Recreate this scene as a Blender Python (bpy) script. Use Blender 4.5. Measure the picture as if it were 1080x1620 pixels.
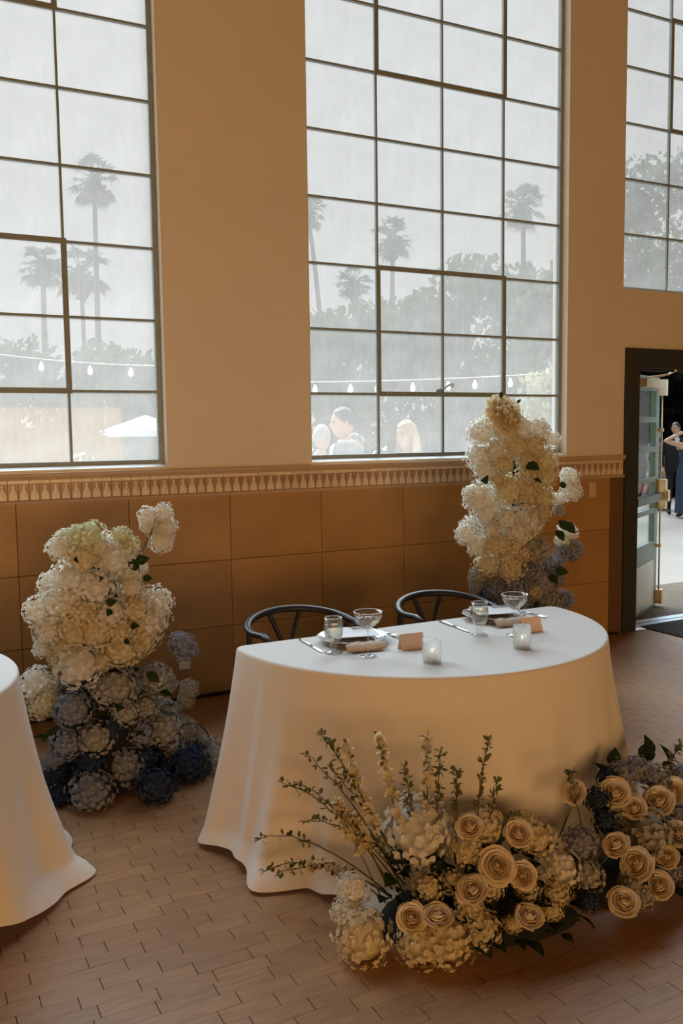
import bpy, bmesh, math, random
from mathutils import Vector, Matrix, noise
from math import pi, sin, cos, sqrt, radians

for _o in list(bpy.data.objects):
    bpy.data.objects.remove(_o)
SC = bpy.context.scene
COL = SC.collection
R = random.Random(7)

# ------------------------------------------------------------------ light and colour settings
SKY = 0.375
SUN, SUN_ANGLE, SUN_AZ, SUN_EL = 11.0, 68.0, 12.0, 44.0
SUN_COL = (0.70, 0.86, 1.0)
FILL_W, FILL_Z = 480.0, 1.2
FILL_COL = (1.0, 0.56, 0.215)
EXPOSURE = 0.0
DIRT_HAZE = (0.225, 0.205, 0.16, 0.19)  # dust film plus sun-flare haze painted in, heaviest on the left window
WALL_COL = (0.81, 0.74, 0.62)
TILE_COL = (0.45, 0.25, 0.08)
CLOTH_COL = (0.87, 0.83, 0.77)
FLOOR_LO, FLOOR_HI = (0.31, 0.16, 0.072), (0.43, 0.24, 0.118)

# ------------------------------------------------------------------ camera
cam_data = bpy.data.cameras.new('camera')
cam = bpy.data.objects.new('camera', cam_data)
COL.objects.link(cam)
cam_data.sensor_fit = 'VERTICAL'
cam_data.sensor_height = 36.0
cam_data.lens = 1389.5 / 1620 * 36.0
cam_data.clip_start = 0.05
cam_data.clip_end = 400
_r = Vector((0.88995122, -0.45587623, -0.01279417))
_u = Vector((0.05242783, 0.0743999, 0.99584937))
_f = Vector((0.45303218, 0.88692813, -0.09011288))
cam.matrix_world = Matrix(((_r.x, _u.x, -_f.x, 0), (_r.y, _u.y, -_f.y, -5.227), (_r.z, _u.z, -_f.z, 1.645), (0, 0, 0, 1)))
SC.camera = cam

# ------------------------------------------------------------------ world: bright, hazy, nearly white sky
world = bpy.data.worlds.new('hazy_sky')
SC.world = world
world.use_nodes = True
_bg = world.node_tree.nodes['Background']
_bg.inputs['Color'].default_value = (0.985, 0.995, 1.0, 1)
_bg.inputs['Strength'].default_value = SKY

# ------------------------------------------------------------------ sun behind haze, outside the left window
sun_data = bpy.data.lights.new('hazy_sun', 'SUN')
sun_data.energy = SUN
sun_data.angle = radians(SUN_ANGLE)
sun_data.color = SUN_COL
sun = bpy.data.objects.new('hazy_sun', sun_data)
COL.objects.link(sun)
_az, _el = radians(SUN_AZ), radians(SUN_EL)
_to_sun = Vector((sin(_az) * cos(_el), cos(_az) * cos(_el), sin(_el)))
sun.rotation_euler = _to_sun.to_track_quat('Z', 'Y').to_euler()

# ------------------------------------------------------------------ added warm fill panel standing in for the hall's unseen light, behind the camera
_d = bpy.data.lights.new('hall_fill_panel', 'AREA')
_d.shape = 'RECTANGLE'
_d.size, _d.size_y = 11.0, 2.0
_d.energy = FILL_W
_d.color = FILL_COL
_l = bpy.data.objects.new('hall_fill_panel', _d)
COL.objects.link(_l)
_l.location = (-1.3, -12.6, FILL_Z)
_l.rotation_euler = (radians(90), 0, 0)

SC.view_settings.view_transform = 'Standard'
SC.view_settings.look = 'None'
SC.view_settings.gamma = 1.0
SC.view_settings.use_curve_mapping = False
SC.view_settings.exposure = EXPOSURE
SC.cycles.max_bounces = 10
SC.cycles.transparent_max_bounces = 16
SC.cycles.caustics_reflective = False
SC.cycles.caustics_refractive = False
SC.cycles.sample_clamp_indirect = 4.0

# ------------------------------------------------------------------ materials
def new_mat(name):
    m = bpy.data.materials.new(name)
    m.use_nodes = True
    nt = m.node_tree
    for n in list(nt.nodes):
        nt.nodes.remove(n)
    out = nt.nodes.new('ShaderNodeOutputMaterial')
    return m, nt, out

def N(nt, t, **kw):
    n = nt.nodes.new(t)
    for k, v in kw.items():
        if k.startswith('i_'):
            n.inputs[k[2:].replace('_', ' ')].default_value = v
        else:
            setattr(n, k, v)
    return n

def ramp(nt, fac, stops):
    r = nt.nodes.new('ShaderNodeValToRGB')
    e = r.color_ramp.elements
    while len(e) < len(stops):
        e.new(0.5)
    for k, (p, c) in enumerate(stops):
        e[k].position = p
        e[k].color = (*c, 1) if len(c) == 3 else c
    nt.links.new(fac, r.inputs['Fac'])
    return r.outputs['Color']

def mat_plain(name, col, rough=0.6, metal=0.0, var=0.08, scale=6.0, bump=0.0, bscale=60.0, spec=0.5, obj_var=0.0):
    """principled paint, cloth or metal with a little uneven colour and fine relief"""
    m, nt, out = new_mat(name)
    p = N(nt, 'ShaderNodeBsdfPrincipled')
    p.inputs['Roughness'].default_value = rough
    p.inputs['Metallic'].default_value = metal
    p.inputs['Specular IOR Level'].default_value = spec
    tc = N(nt, 'ShaderNodeTexCoord')
    no = N(nt, 'ShaderNodeTexNoise')
    no.inputs['Scale'].default_value = scale
    no.inputs['Detail'].default_value = 4
    nt.links.new(tc.outputs['Object'], no.inputs['Vector'])
    lo = tuple(max(0, c * (1 - var)) for c in col)
    hi = tuple(min(1, c * (1 + var)) for c in col)
    c = ramp(nt, no.outputs['Fac'], [(0.3, lo), (0.7, hi)])
    if obj_var > 0:
        oi = N(nt, 'ShaderNodeObjectInfo')
        hsv = N(nt, 'ShaderNodeHueSaturation')
        mr = N(nt, 'ShaderNodeMapRange')
        mr.inputs['To Min'].default_value = 1 - obj_var
        mr.inputs['To Max'].default_value = 1 + obj_var
        nt.links.new(oi.outputs['Random'], mr.inputs['Value'])
        nt.links.new(mr.outputs['Result'], hsv.inputs['Value'])
        nt.links.new(c, hsv.inputs['Color'])
        c = hsv.outputs['Color']
    nt.links.new(c, p.inputs['Base Color'])
    if bump > 0:
        n2 = N(nt, 'ShaderNodeTexNoise')
        n2.inputs['Scale'].default_value = bscale
        n2.inputs['Detail'].default_value = 5
        nt.links.new(tc.outputs['Object'], n2.inputs['Vector'])
        b = N(nt, 'ShaderNodeBump')
        b.inputs['Strength'].default_value = bump
        b.inputs['Distance'].default_value = 0.01
        nt.links.new(n2.outputs['Fac'], b.inputs['Height'])
        nt.links.new(b.outputs['Normal'], p.inputs['Normal'])
    nt.links.new(p.outputs['BSDF'], out.inputs['Surface'])
    return m

def mat_petal(name, c1, c2, trans=0.45, scale=14.0, c3=None):
    """thin petal or leaf: diffuse plus light coming through it"""
    m, nt, out = new_mat(name)
    tc = N(nt, 'ShaderNodeTexCoord')
    oi = N(nt, 'ShaderNodeObjectInfo')
    no = N(nt, 'ShaderNodeTexNoise')
    no.noise_dimensions = '4D'
    no.inputs['Scale'].default_value = scale
    no.inputs['Detail'].default_value = 3
    mul = N(nt, 'ShaderNodeMath', operation='MULTIPLY')
    mul.inputs[1].default_value = 37.0
    nt.links.new(oi.outputs['Random'], mul.inputs[0])
    nt.links.new(mul.outputs[0], no.inputs['W'])
    nt.links.new(tc.outputs['Object'], no.inputs['Vector'])
    stops = [(0.35, c1), (0.65, c2)] if c3 is None else [(0.36, c1), (0.5, c2), (0.62, c3)]
    c = ramp(nt, no.outputs['Fac'], stops)
    d = N(nt, 'ShaderNodeBsdfDiffuse')
    t = N(nt, 'ShaderNodeBsdfTranslucent')
    mx = N(nt, 'ShaderNodeMixShader')
    mx.inputs['Fac'].default_value = trans
    nt.links.new(c, d.inputs['Color'])
    nt.links.new(c, t.inputs['Color'])
    nt.links.new(d.outputs[0], mx.inputs[1])
    nt.links.new(t.outputs[0], mx.inputs[2])
    nt.links.new(mx.outputs[0], out.inputs['Surface'])
    return m

def mat_cloth(name, col):
    m, nt, out = new_mat(name)
    p = N(nt, 'ShaderNodeBsdfPrincipled')
    p.inputs['Roughness'].default_value = 0.85
    p.inputs['Specular IOR Level'].default_value = 0.15
    p.inputs['Sheen Weight'].default_value = 0.15
    tc = N(nt, 'ShaderNodeTexCoord')
    no = N(nt, 'ShaderNodeTexNoise')
    no.inputs['Scale'].default_value = 3.0
    nt.links.new(tc.outputs['Object'], no.inputs['Vector'])
    c = ramp(nt, no.outputs['Fac'], [(0.3, tuple(x * 0.97 for x in col)), (0.7, col)])
    nt.links.new(c, p.inputs['Base Color'])
    h = None
    for d in ('X', 'Z'):
        w = N(nt, 'ShaderNodeTexWave', bands_direction=d)
        w.inputs['Scale'].default_value = 160
        w.inputs['Distortion'].default_value = 1.5
        nt.links.new(tc.outputs['Object'], w.inputs['Vector'])
        if h is None:
            h = w.outputs['Fac']
        else:
            a = N(nt, 'ShaderNodeMath', operation='ADD')
            nt.links.new(h, a.inputs[0])
            nt.links.new(w.outputs['Fac'], a.inputs[1])
            h = a.outputs[0]
    b = N(nt, 'ShaderNodeBump')
    b.inputs['Strength'].default_value = 0.12
    b.inputs['Distance'].default_value = 0.002
    nt.links.new(h, b.inputs['Height'])
    nt.links.new(b.outputs['Normal'], p.inputs['Normal'])
    tr = N(nt, 'ShaderNodeBsdfTranslucent')
    nt.links.new(c, tr.inputs['Color'])
    mx = N(nt, 'ShaderNodeMixShader')
    mx.inputs['Fac'].default_value = 0.12
    nt.links.new(p.outputs[0], mx.inputs[1])
    nt.links.new(tr.outputs[0], mx.inputs[2])
    nt.links.new(mx.outputs[0], out.inputs['Surface'])
    return m

def mat_window_glass(name, dirt_haze):
    """old dusty pane: clear glass with a film of dust, rain streaks and painted-in flare haze that scatters the sun"""
    m, nt, out = new_mat(name)
    tc = N(nt, 'ShaderNodeTexCoord')
    mp = N(nt, 'ShaderNodeMapping')
    mp.inputs['Scale'].default_value = (14, 14, 3.0)
    oi = N(nt, 'ShaderNodeObjectInfo')
    nt.links.new(tc.outputs['Object'], mp.inputs['Vector'])
    nt.links.new(oi.outputs['Location'], mp.inputs['Location'])
    st = N(nt, 'ShaderNodeTexNoise')
    st.inputs['Scale'].default_value = 2.2
    st.inputs['Detail'].default_value = 6
    st.inputs['Roughness'].default_value = 0.65
    nt.links.new(mp.outputs[0], st.inputs['Vector'])
    cl = N(nt, 'ShaderNodeTexNoise')
    cl.inputs['Scale'].default_value = 5
    cl.inputs['Detail'].default_value = 5
    nt.links.new(tc.outputs['Object'], cl.inputs['Vector'])
    a = N(nt, 'ShaderNodeMapRange')
    a.inputs['From Min'].default_value = 0.3
    a.inputs['From Max'].default_value = 0.75
    a.inputs['To Min'].default_value = dirt_haze * 0.95
    a.inputs['To Max'].default_value = dirt_haze * 1.1
    nt.links.new(st.outputs['Fac'], a.inputs['Value'])
    b2 = N(nt, 'ShaderNodeMapRange')
    b2.inputs['To Min'].default_value = -0.04
    b2.inputs['To Max'].default_value = 0.06
    nt.links.new(cl.outputs['Fac'], b2.inputs['Value'])
    ad = N(nt, 'ShaderNodeMath', operation='ADD', use_clamp=True)
    nt.links.new(a.outputs[0], ad.inputs[0])
    nt.links.new(b2.outputs[0], ad.inputs[1])
    # lower panes carry more of the dust and haze
    geo = N(nt, 'ShaderNodeNewGeometry')
    sx = N(nt, 'ShaderNodeSeparateXYZ')
    nt.links.new(geo.outputs['Position'], sx.inputs[0])
    lo = N(nt, 'ShaderNodeMapRange')
    lo.inputs['From Min'].default_value = 1.4
    lo.inputs['From Max'].default_value = 2.9
    lo.inputs['To Min'].default_value = 1.32
    lo.inputs['To Max'].default_value = 1.0
    nt.links.new(sx.outputs['Z'], lo.inputs['Value'])
    mu = N(nt, 'ShaderNodeMath', operation='MULTIPLY', use_clamp=True)
    nt.links.new(ad.outputs[0], mu.inputs[0])
    nt.links.new(lo.outputs[0], mu.inputs[1])
    ad = mu
    tp = N(nt, 'ShaderNodeBsdfTransparent')
    tp.inputs['Color'].default_value = (0.97, 0.985, 0.975, 1)
    tl = N(nt, 'ShaderNodeBsdfTranslucent')
    tl.inputs['Color'].default_value = (0.97, 0.85, 0.74, 1)
    mx = N(nt, 'ShaderNodeMixShader')
    nt.links.new(ad.outputs[0], mx.inputs['Fac'])
    nt.links.new(tp.outputs[0], mx.inputs[1])
    nt.links.new(tl.outputs[0], mx.inputs[2])
    gl = N(nt, 'ShaderNodeBsdfGlossy')
    gl.inputs['Roughness'].default_value = 0.03
    m2 = N(nt, 'ShaderNodeMixShader')
    m2.inputs['Fac'].default_value = 0.03
    nt.links.new(mx.outputs[0], m2.inputs[1])
    nt.links.new(gl.outputs[0], m2.inputs[2])
    nt.links.new(m2.outputs[0], out.inputs['Surface'])
    return m

def mat_glass(name, col=(1, 1, 1), rough=0.0, ior=1.45):
    m, nt, out = new_mat(name)
    g = N(nt, 'ShaderNodeBsdfGlass')
    g.inputs['Color'].default_value = (*col, 1)
    g.inputs['Roughness'].default_value = rough
    g.inputs['IOR'].default_value = ior
    no = N(nt, 'ShaderNodeTexNoise')
    no.inputs['Scale'].default_value = 30
    b = N(nt, 'ShaderNodeBump')
    b.inputs['Strength'].default_value = 0.02
    nt.links.new(no.outputs['Fac'], b.inputs['Height'])
    nt.links.new(b.outputs['Normal'], g.inputs['Normal'])
    nt.links.new(g.outputs[0], out.inputs['Surface'])
    return m

def mat_thin_glass(name, tint, refl=0.1):
    m, nt, out = new_mat(name)
    tp = N(nt, 'ShaderNodeBsdfTransparent')
    tp.inputs['Color'].default_value = (*tint, 1)
    gl = N(nt, 'ShaderNodeBsdfGlossy')
    gl.inputs['Roughness'].default_value = 0.08
    lw = N(nt, 'ShaderNodeLayerWeight')
    lw.inputs['Blend'].default_value = 0.25
    mr = N(nt, 'ShaderNodeMapRange')
    mr.inputs['To Min'].default_value = refl * 0.4
    mr.inputs['To Max'].default_value = min(1, refl * 6)
    nt.links.new(lw.outputs['Facing'], mr.inputs['Value'])
    mx = N(nt, 'ShaderNodeMixShader')
    nt.links.new(mr.outputs[0], mx.inputs['Fac'])
    nt.links.new(tp.outputs[0], mx.inputs[1])
    nt.links.new(gl.outputs[0], mx.inputs[2])
    nt.links.new(mx.outputs[0], out.inputs['Surface'])
    return m

def mat_frosted(name):
    m, nt, out = new_mat(name)
    tp = N(nt, 'ShaderNodeBsdfTransparent')
    tp.inputs['Color'].default_value = (0.95, 0.95, 0.94, 1)
    tl = N(nt, 'ShaderNodeBsdfTranslucent')
    tl.inputs['Color'].default_value = (0.9, 0.9, 0.88, 1)
    gl = N(nt, 'ShaderNodeBsdfGlossy')
    gl.inputs['Roughness'].default_value = 0.2
    no = N(nt, 'ShaderNodeTexNoise')
    no.inputs['Scale'].default_value = 60
    c = N(nt, 'ShaderNodeMapRange')
    c.inputs['To Min'].default_value = 0.22
    c.inputs['To Max'].default_value = 0.5
    nt.links.new(no.outputs['Fac'], c.inputs['Value'])
    a = N(nt, 'ShaderNodeMixShader')
    nt.links.new(c.outputs[0], a.inputs['Fac'])
    nt.links.new(tp.outputs[0], a.inputs[1])
    nt.links.new(tl.outputs[0], a.inputs[2])
    b = N(nt, 'ShaderNodeMixShader')
    b.inputs['Fac'].default_value = 0.08
    nt.links.new(a.outputs[0], b.inputs[1])
    nt.links.new(gl.outputs[0], b.inputs[2])
    nt.links.new(b.outputs[0], out.inputs['Surface'])
    return m

def mat_emit(name, col, strength):
    m, nt, out = new_mat(name)
    e = N(nt, 'ShaderNodeEmission')
    e.inputs['Color'].default_value = (*col, 1)
    e.inputs['Strength'].default_value = strength
    nt.links.new(e.outputs[0], out.inputs['Surface'])
    return m

def mat_plank(name):
    m, nt, out = new_mat(name)
    p = N(nt, 'ShaderNodeBsdfPrincipled')
    tc = N(nt, 'ShaderNodeTexCoord')
    oi = N(nt, 'ShaderNodeObjectInfo')
    geo = N(nt, 'ShaderNodeNewGeometry')
    mp = N(nt, 'ShaderNodeMapping')
    mp.inputs['Scale'].default_value = (3, 26, 26)
    nt.links.new(geo.outputs['Position'], mp.inputs['Vector'])
    no = N(nt, 'ShaderNodeTexNoise')
    no.inputs['Scale'].default_value = 3
    no.inputs['Detail'].default_value = 6
    no.inputs['Distortion'].default_value = 0.6
    nt.links.new(mp.outputs[0], no.inputs['Vector'])
    c = ramp(nt, no.outputs['Fac'], [(0.25, FLOOR_LO), (0.75, FLOOR_HI)])
    # worn, scuffed patches
    wn = N(nt, 'ShaderNodeTexNoise')
    wn.inputs['Scale'].default_value = 2.3
    wn.inputs['Detail'].default_value = 8
    wn.inputs['Roughness'].default_value = 0.7
    nt.links.new(geo.outputs['Position'], wn.inputs['Vector'])
    hs = N(nt, 'ShaderNodeHueSaturation')
    ra = N(nt, 'ShaderNodeMath', operation='ADD')
    m1 = N(nt, 'ShaderNodeMapRange')
    m1.inputs['To Min'].default_value = 0.92
    m1.inputs['To Max'].default_value = 1.06
    nt.links.new(oi.outputs['Random'], m1.inputs['Value'])
    m2 = N(nt, 'ShaderNodeMapRange')
    m2.inputs['From Min'].default_value = 0.35
    m2.inputs['From Max'].default_value = 0.7
    m2.inputs['To Min'].default_value = -0.12
    m2.inputs['To Max'].default_value = 0.12
    nt.links.new(wn.outputs['Fac'], m2.inputs['Value'])
    nt.links.new(m1.outputs[0], ra.inputs[0])
    nt.links.new(m2.outputs[0], ra.inputs[1])
    nt.links.new(ra.outputs[0], hs.inputs['Value'])
    nt.links.new(c, hs.inputs['Color'])
    nt.links.new(hs.outputs[0], p.inputs['Base Color'])
    p.inputs['Specular IOR Level'].default_value = 0.2
    m3 = N(nt, 'ShaderNodeMapRange')
    m3.inputs['To Min'].default_value = 0.32
    m3.inputs['To Max'].default_value = 0.52
    nt.links.new(wn.outputs['Fac'], m3.inputs['Value'])
    nt.links.new(m3.outputs[0], p.inputs['Roughness'])
    b = N(nt, 'ShaderNodeBump')
    b.inputs['Strength'].default_value = 0.12
    b.inputs['Distance'].default_value = 0.004
    nt.links.new(no.outputs['Fac'], b.inputs['Height'])
    nt.links.new(b.outputs['Normal'], p.inputs['Normal'])
    nt.links.new(p.outputs[0], out.inputs['Surface'])
    return m

M = {}
M['plaster'] = mat_plain('cream_plaster', WALL_COL, 0.75, var=0.03, scale=1.5, bump=0.06, bscale=40)
M['ceiling'] = mat_plain('dark_timber', (0.15, 0.10, 0.06), 0.7, var=0.15, scale=3)
M['wainscot'] = mat_plain('glazed_tan_tile', TILE_COL, 0.42, var=0.16, scale=2.2, bump=0.05, bscale=12, obj_var=0.05)
M['grout'] = mat_plain('brown_grout', (0.16, 0.085, 0.04), 0.9)
M['frieze'] = mat_plain('frieze_glaze', (0.40, 0.25, 0.14), 0.17, var=0.1, scale=30, bump=0.55, bscale=28, obj_var=0.06)
M['bottle'] = mat_plain('bottle_glaze', (0.76, 0.62, 0.46), 0.17, var=0.1, scale=30, bump=0.55, bscale=30, obj_var=0.08)
M['moulding'] = mat_plain('moulding_glaze', (0.58, 0.42, 0.27), 0.3, var=0.08, scale=8, bump=0.1, bscale=20)
M['plank'] = mat_plank('worn_maple_block')
M['joint'] = mat_plain('dark_floor_joint', (0.13, 0.07, 0.038), 0.9)
M['steel'] = mat_plain('olive_steel_paint', (0.26, 0.30, 0.29), 0.5, var=0.1, scale=20)
M['sill'] = mat_plain('sill_paint', (0.74, 0.72, 0.68), 0.5, var=0.04)
M['door_frame'] = mat_plain('dark_door_frame_paint', (0.034, 0.040, 0.036), 0.55, var=0.1, scale=5)
M['door_paint'] = mat_plain('teal_door_paint', (0.16, 0.25, 0.23), 0.4, var=0.1, scale=5)
M['kick'] = mat_plain('kick_plate_metal', (0.5, 0.5, 0.47), 0.4, metal=0.5, var=0.12, scale=4)
M['brass'] = mat_plain('worn_brass', (0.55, 0.42, 0.25), 0.35, metal=0.85, var=0.12)
M['dark_metal'] = mat_plain('dark_bar_metal', (0.07, 0.10, 0.08), 0.35, metal=0.3)
M['plate_white'] = mat_plain('white_porcelain', (0.82, 0.81, 0.78), 0.15, var=0.02)
M['switch'] = mat_plain('switch_plastic', (0.62, 0.5, 0.36), 0.4, var=0.03)
M['cable'] = mat_plain('black_rubber', (0.012, 0.01, 0.009), 0.6)
M['cloth'] = mat_cloth('white_linen', CLOTH_COL)
M['table_wood'] = mat_plain('plywood', (0.45, 0.3, 0.17), 0.6)
M['chair'] = mat_plain('dark_stained_wood', (0.022, 0.014, 0.010), 0.42, var=0.25, scale=18)
M['cord'] = mat_plain('dark_paper_cord', (0.06, 0.045, 0.03), 0.7, var=0.2, scale=60, bump=0.4, bscale=120)
M['silver'] = mat_plain('silver_steel', (0.72, 0.72, 0.72), 0.22, metal=1.0, var=0.04)
M['card'] = mat_plain('blush_card', (0.76, 0.61, 0.52), 0.7, var=0.03)
M['paper'] = mat_plain('white_menu_paper', (0.84, 0.83, 0.82), 0.7, var=0.02)
M['ink'] = mat_plain('charcoal_ink', (0.06, 0.06, 0.07), 0.5)
M['napkin'] = mat_plain('sand_napkin', (0.60, 0.47, 0.35), 0.85, var=0.06, scale=20, bump=0.1, bscale=150)
M['wax'] = mat_plain('white_wax', (0.88, 0.85, 0.78), 0.5, var=0.02)
M['flame'] = mat_emit('candle_flame', (1.0, 0.72, 0.38), 3.0)
M['glass'] = mat_glass('clear_glass')
M['water'] = mat_thin_glass('still_water', (0.90, 0.87, 0.80), 0.06)
M['champagne'] = mat_thin_glass('champagne', (0.97, 0.93, 0.80), 0.06)
M['thin_glass'] = mat_thin_glass('drinking_glass', (0.965, 0.97, 0.97), 0.11)
M['votive'] = mat_frosted('ribbed_votive_glass')
M['foam_glint'] = mat_plain('foam_and_rim_glint', (0.92, 0.92, 0.9), 0.25)
M['pane'] = [mat_window_glass('dusty_hazed_pane_a', DIRT_HAZE[0]), mat_window_glass('dusty_hazed_pane_b', DIRT_HAZE[1]), mat_window_glass('dusty_hazed_pane_c', DIRT_HAZE[2]), mat_window_glass('dusty_hazed_pane_d', DIRT_HAZE[3])]
M['door_pane'] = mat_thin_glass('door_pane_glass', (0.93, 0.95, 0.93), 0.05)
# flowers
M['w'] = mat_petal('white_petal', (0.76, 0.71, 0.58), (0.94, 0.92, 0.86), 0.52, 5.0)
M['c'] = mat_petal('cream_petal', (0.70, 0.58, 0.33), (0.90, 0.83, 0.64), 0.52, 5.0)
M['g'] = mat_petal('pale_green_petal', (0.60, 0.62, 0.36), (0.82, 0.80, 0.62), 0.40)
M['t'] = mat_petal('cream_and_blue_petal', (0.25, 0.27, 0.34), (0.42, 0.39, 0.33), 0.35, 30, (0.62, 0.54, 0.36))
M['b'] = mat_petal('grey_blue_petal', (0.19, 0.22, 0.31), (0.29, 0.30, 0.36), 0.35, 30, (0.48, 0.44, 0.36))
M['d'] = mat_petal('deep_blue_petal', (0.025, 0.04, 0.075), (0.06, 0.08, 0.13), 0.25, 20)
M['rose'] = mat_petal('ivory_rose_petal', (0.80, 0.66, 0.45), (0.88, 0.78, 0.60), 0.35, 9)
M['leaf'] = mat_petal('green_leaf', (0.015, 0.028, 0.010), (0.05, 0.07, 0.025), 0.2, 12)
M['sprig'] = mat_petal('sprig_leaf', (0.08, 0.085, 0.03), (0.17, 0.16, 0.07), 0.3, 20)
M['blossom'] = mat_petal('cream_blossom', (0.60, 0.50, 0.32), (0.78, 0.70, 0.52), 0.4, 20)
M['stem'] = mat_plain('brown_green_stem', (0.055, 0.045, 0.025), 0.7, var=0.2)
M['green_stem'] = mat_plain('green_stem', (0.10, 0.13, 0.05), 0.6, var=0.2)
M['moss'] = mat_plain('dark_moss_core', (0.009, 0.011, 0.006), 0.95, var=0.5, scale=25)
# outside
M['pavement'] = mat_plain('pale_concrete', (0.29, 0.245, 0.20), 0.8, var=0.06, scale=0.8, bump=0.1, bscale=40)
M['deck'] = mat_plain('ribbed_brown_mat', (0.24, 0.19, 0.14), 0.8, var=0.1)
M['doormat'] = mat_plain('dark_doormat', (0.03, 0.022, 0.018), 0.9, var=0.3, scale=30, bump=0.4, bscale=90)
M['metal_sill'] = mat_plain('aluminium_threshold', (0.5, 0.56, 0.6), 0.35, metal=0.6)
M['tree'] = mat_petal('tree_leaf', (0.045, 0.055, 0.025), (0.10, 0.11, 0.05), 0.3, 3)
M['tree_dark'] = mat_petal('painted_shade_leaf', (0.004, 0.004, 0.003), (0.010, 0.009, 0.006), 0.03, 3)  # shade of the doorway trees put into the leaf colour
M['tree_light'] = mat_petal('painted_sun_leaf', (0.20, 0.19, 0.08), (0.42, 0.38, 0.2), 0.4, 3)  # sunlight put into the colour of this paler leaf
M['palm'] = mat_petal('palm_frond', (0.06, 0.065, 0.04), (0.11, 0.11, 0.07), 0.25, 3)
M['bark'] = mat_plain('bark', (0.07, 0.05, 0.035), 0.9, var=0.3, scale=8, bump=0.5, bscale=20)
M['canvas'] = mat_petal('white_canvas', (0.75, 0.76, 0.8), (0.82, 0.83, 0.86), 0.5, 2)
M['bulb'] = mat_emit('lit_bulb', (1.0, 0.95, 0.86), 1.1)
M['skin'] = mat_plain('skin', (0.52, 0.31, 0.21), 0.55, var=0.06)
M['hair_dark'] = mat_plain('dark_hair', (0.02, 0.014, 0.01), 0.5, var=0.3, scale=40)
M['hair_blonde'] = mat_plain('blonde_hair', (0.50, 0.36, 0.2), 0.5, var=0.2, scale=40)
M['hair_grey'] = mat_plain('grey_hair', (0.4, 0.38, 0.36), 0.5, var=0.2, scale=40)
M['suit_black'] = mat_plain('black_suit', (0.012, 0.012, 0.014), 0.8)
M['suit_grey'] = mat_plain('grey_suit', (0.10, 0.12, 0.15), 0.8)
M['navy'] = mat_plain('navy_satin', (0.012, 0.03, 0.07), 0.45, var=0.3, scale=5)
M['shirt'] = mat_plain('white_shirt', (0.75, 0.75, 0.76), 0.7)
M['shirt_blue'] = mat_plain('blue_shirt', (0.3, 0.4, 0.55), 0.7)

def mat_floral():
    m, nt, out = new_mat('floral_print')
    p = N(nt, 'ShaderNodeBsdfPrincipled')
    p.inputs['Roughness'].default_value = 0.7
    tc = N(nt, 'ShaderNodeTexCoord')
    v = N(nt, 'ShaderNodeTexVoronoi')
    v.inputs['Scale'].default_value = 16
    nt.links.new(tc.outputs['Object'], v.inputs['Vector'])
    s = N(nt, 'ShaderNodeSeparateColor')
    nt.links.new(v.outputs['Color'], s.inputs[0])
    c = ramp(nt, s.outputs[0], [(0.2, (0.16, 0.12, 0.2)), (0.45, (0.36, 0.14, 0.16)), (0.6, (0.22, 0.2, 0.32)), (0.8, (0.5, 0.36, 0.36))])
    nt.links.new(c, p.inputs['Base Color'])
    nt.links.new(p.outputs[0], out.inputs['Surface'])
    return m
M['floral'] = mat_floral()

def mat_plate_rim():
    m, nt, out = new_mat('patterned_plate_rim')
    p = N(nt, 'ShaderNodeBsdfPrincipled')
    p.inputs['Roughness'].default_value = 0.15
    tc = N(nt, 'ShaderNodeTexCoord')
    v = N(nt, 'ShaderNodeTexVoronoi', feature='DISTANCE_TO_EDGE')
    v.inputs['Scale'].default_value = 42
    nt.links.new(tc.outputs['Object'], v.inputs['Vector'])
    c = ramp(nt, v.outputs['Distance'], [(0.04, (0.08, 0.085, 0.10)), (0.12, (0.82, 0.81, 0.79))])
    nt.links.new(c, p.inputs['Base Color'])
    nt.links.new(p.outputs[0], out.inputs['Surface'])
    return m
M['rim'] = mat_plate_rim()

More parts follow.
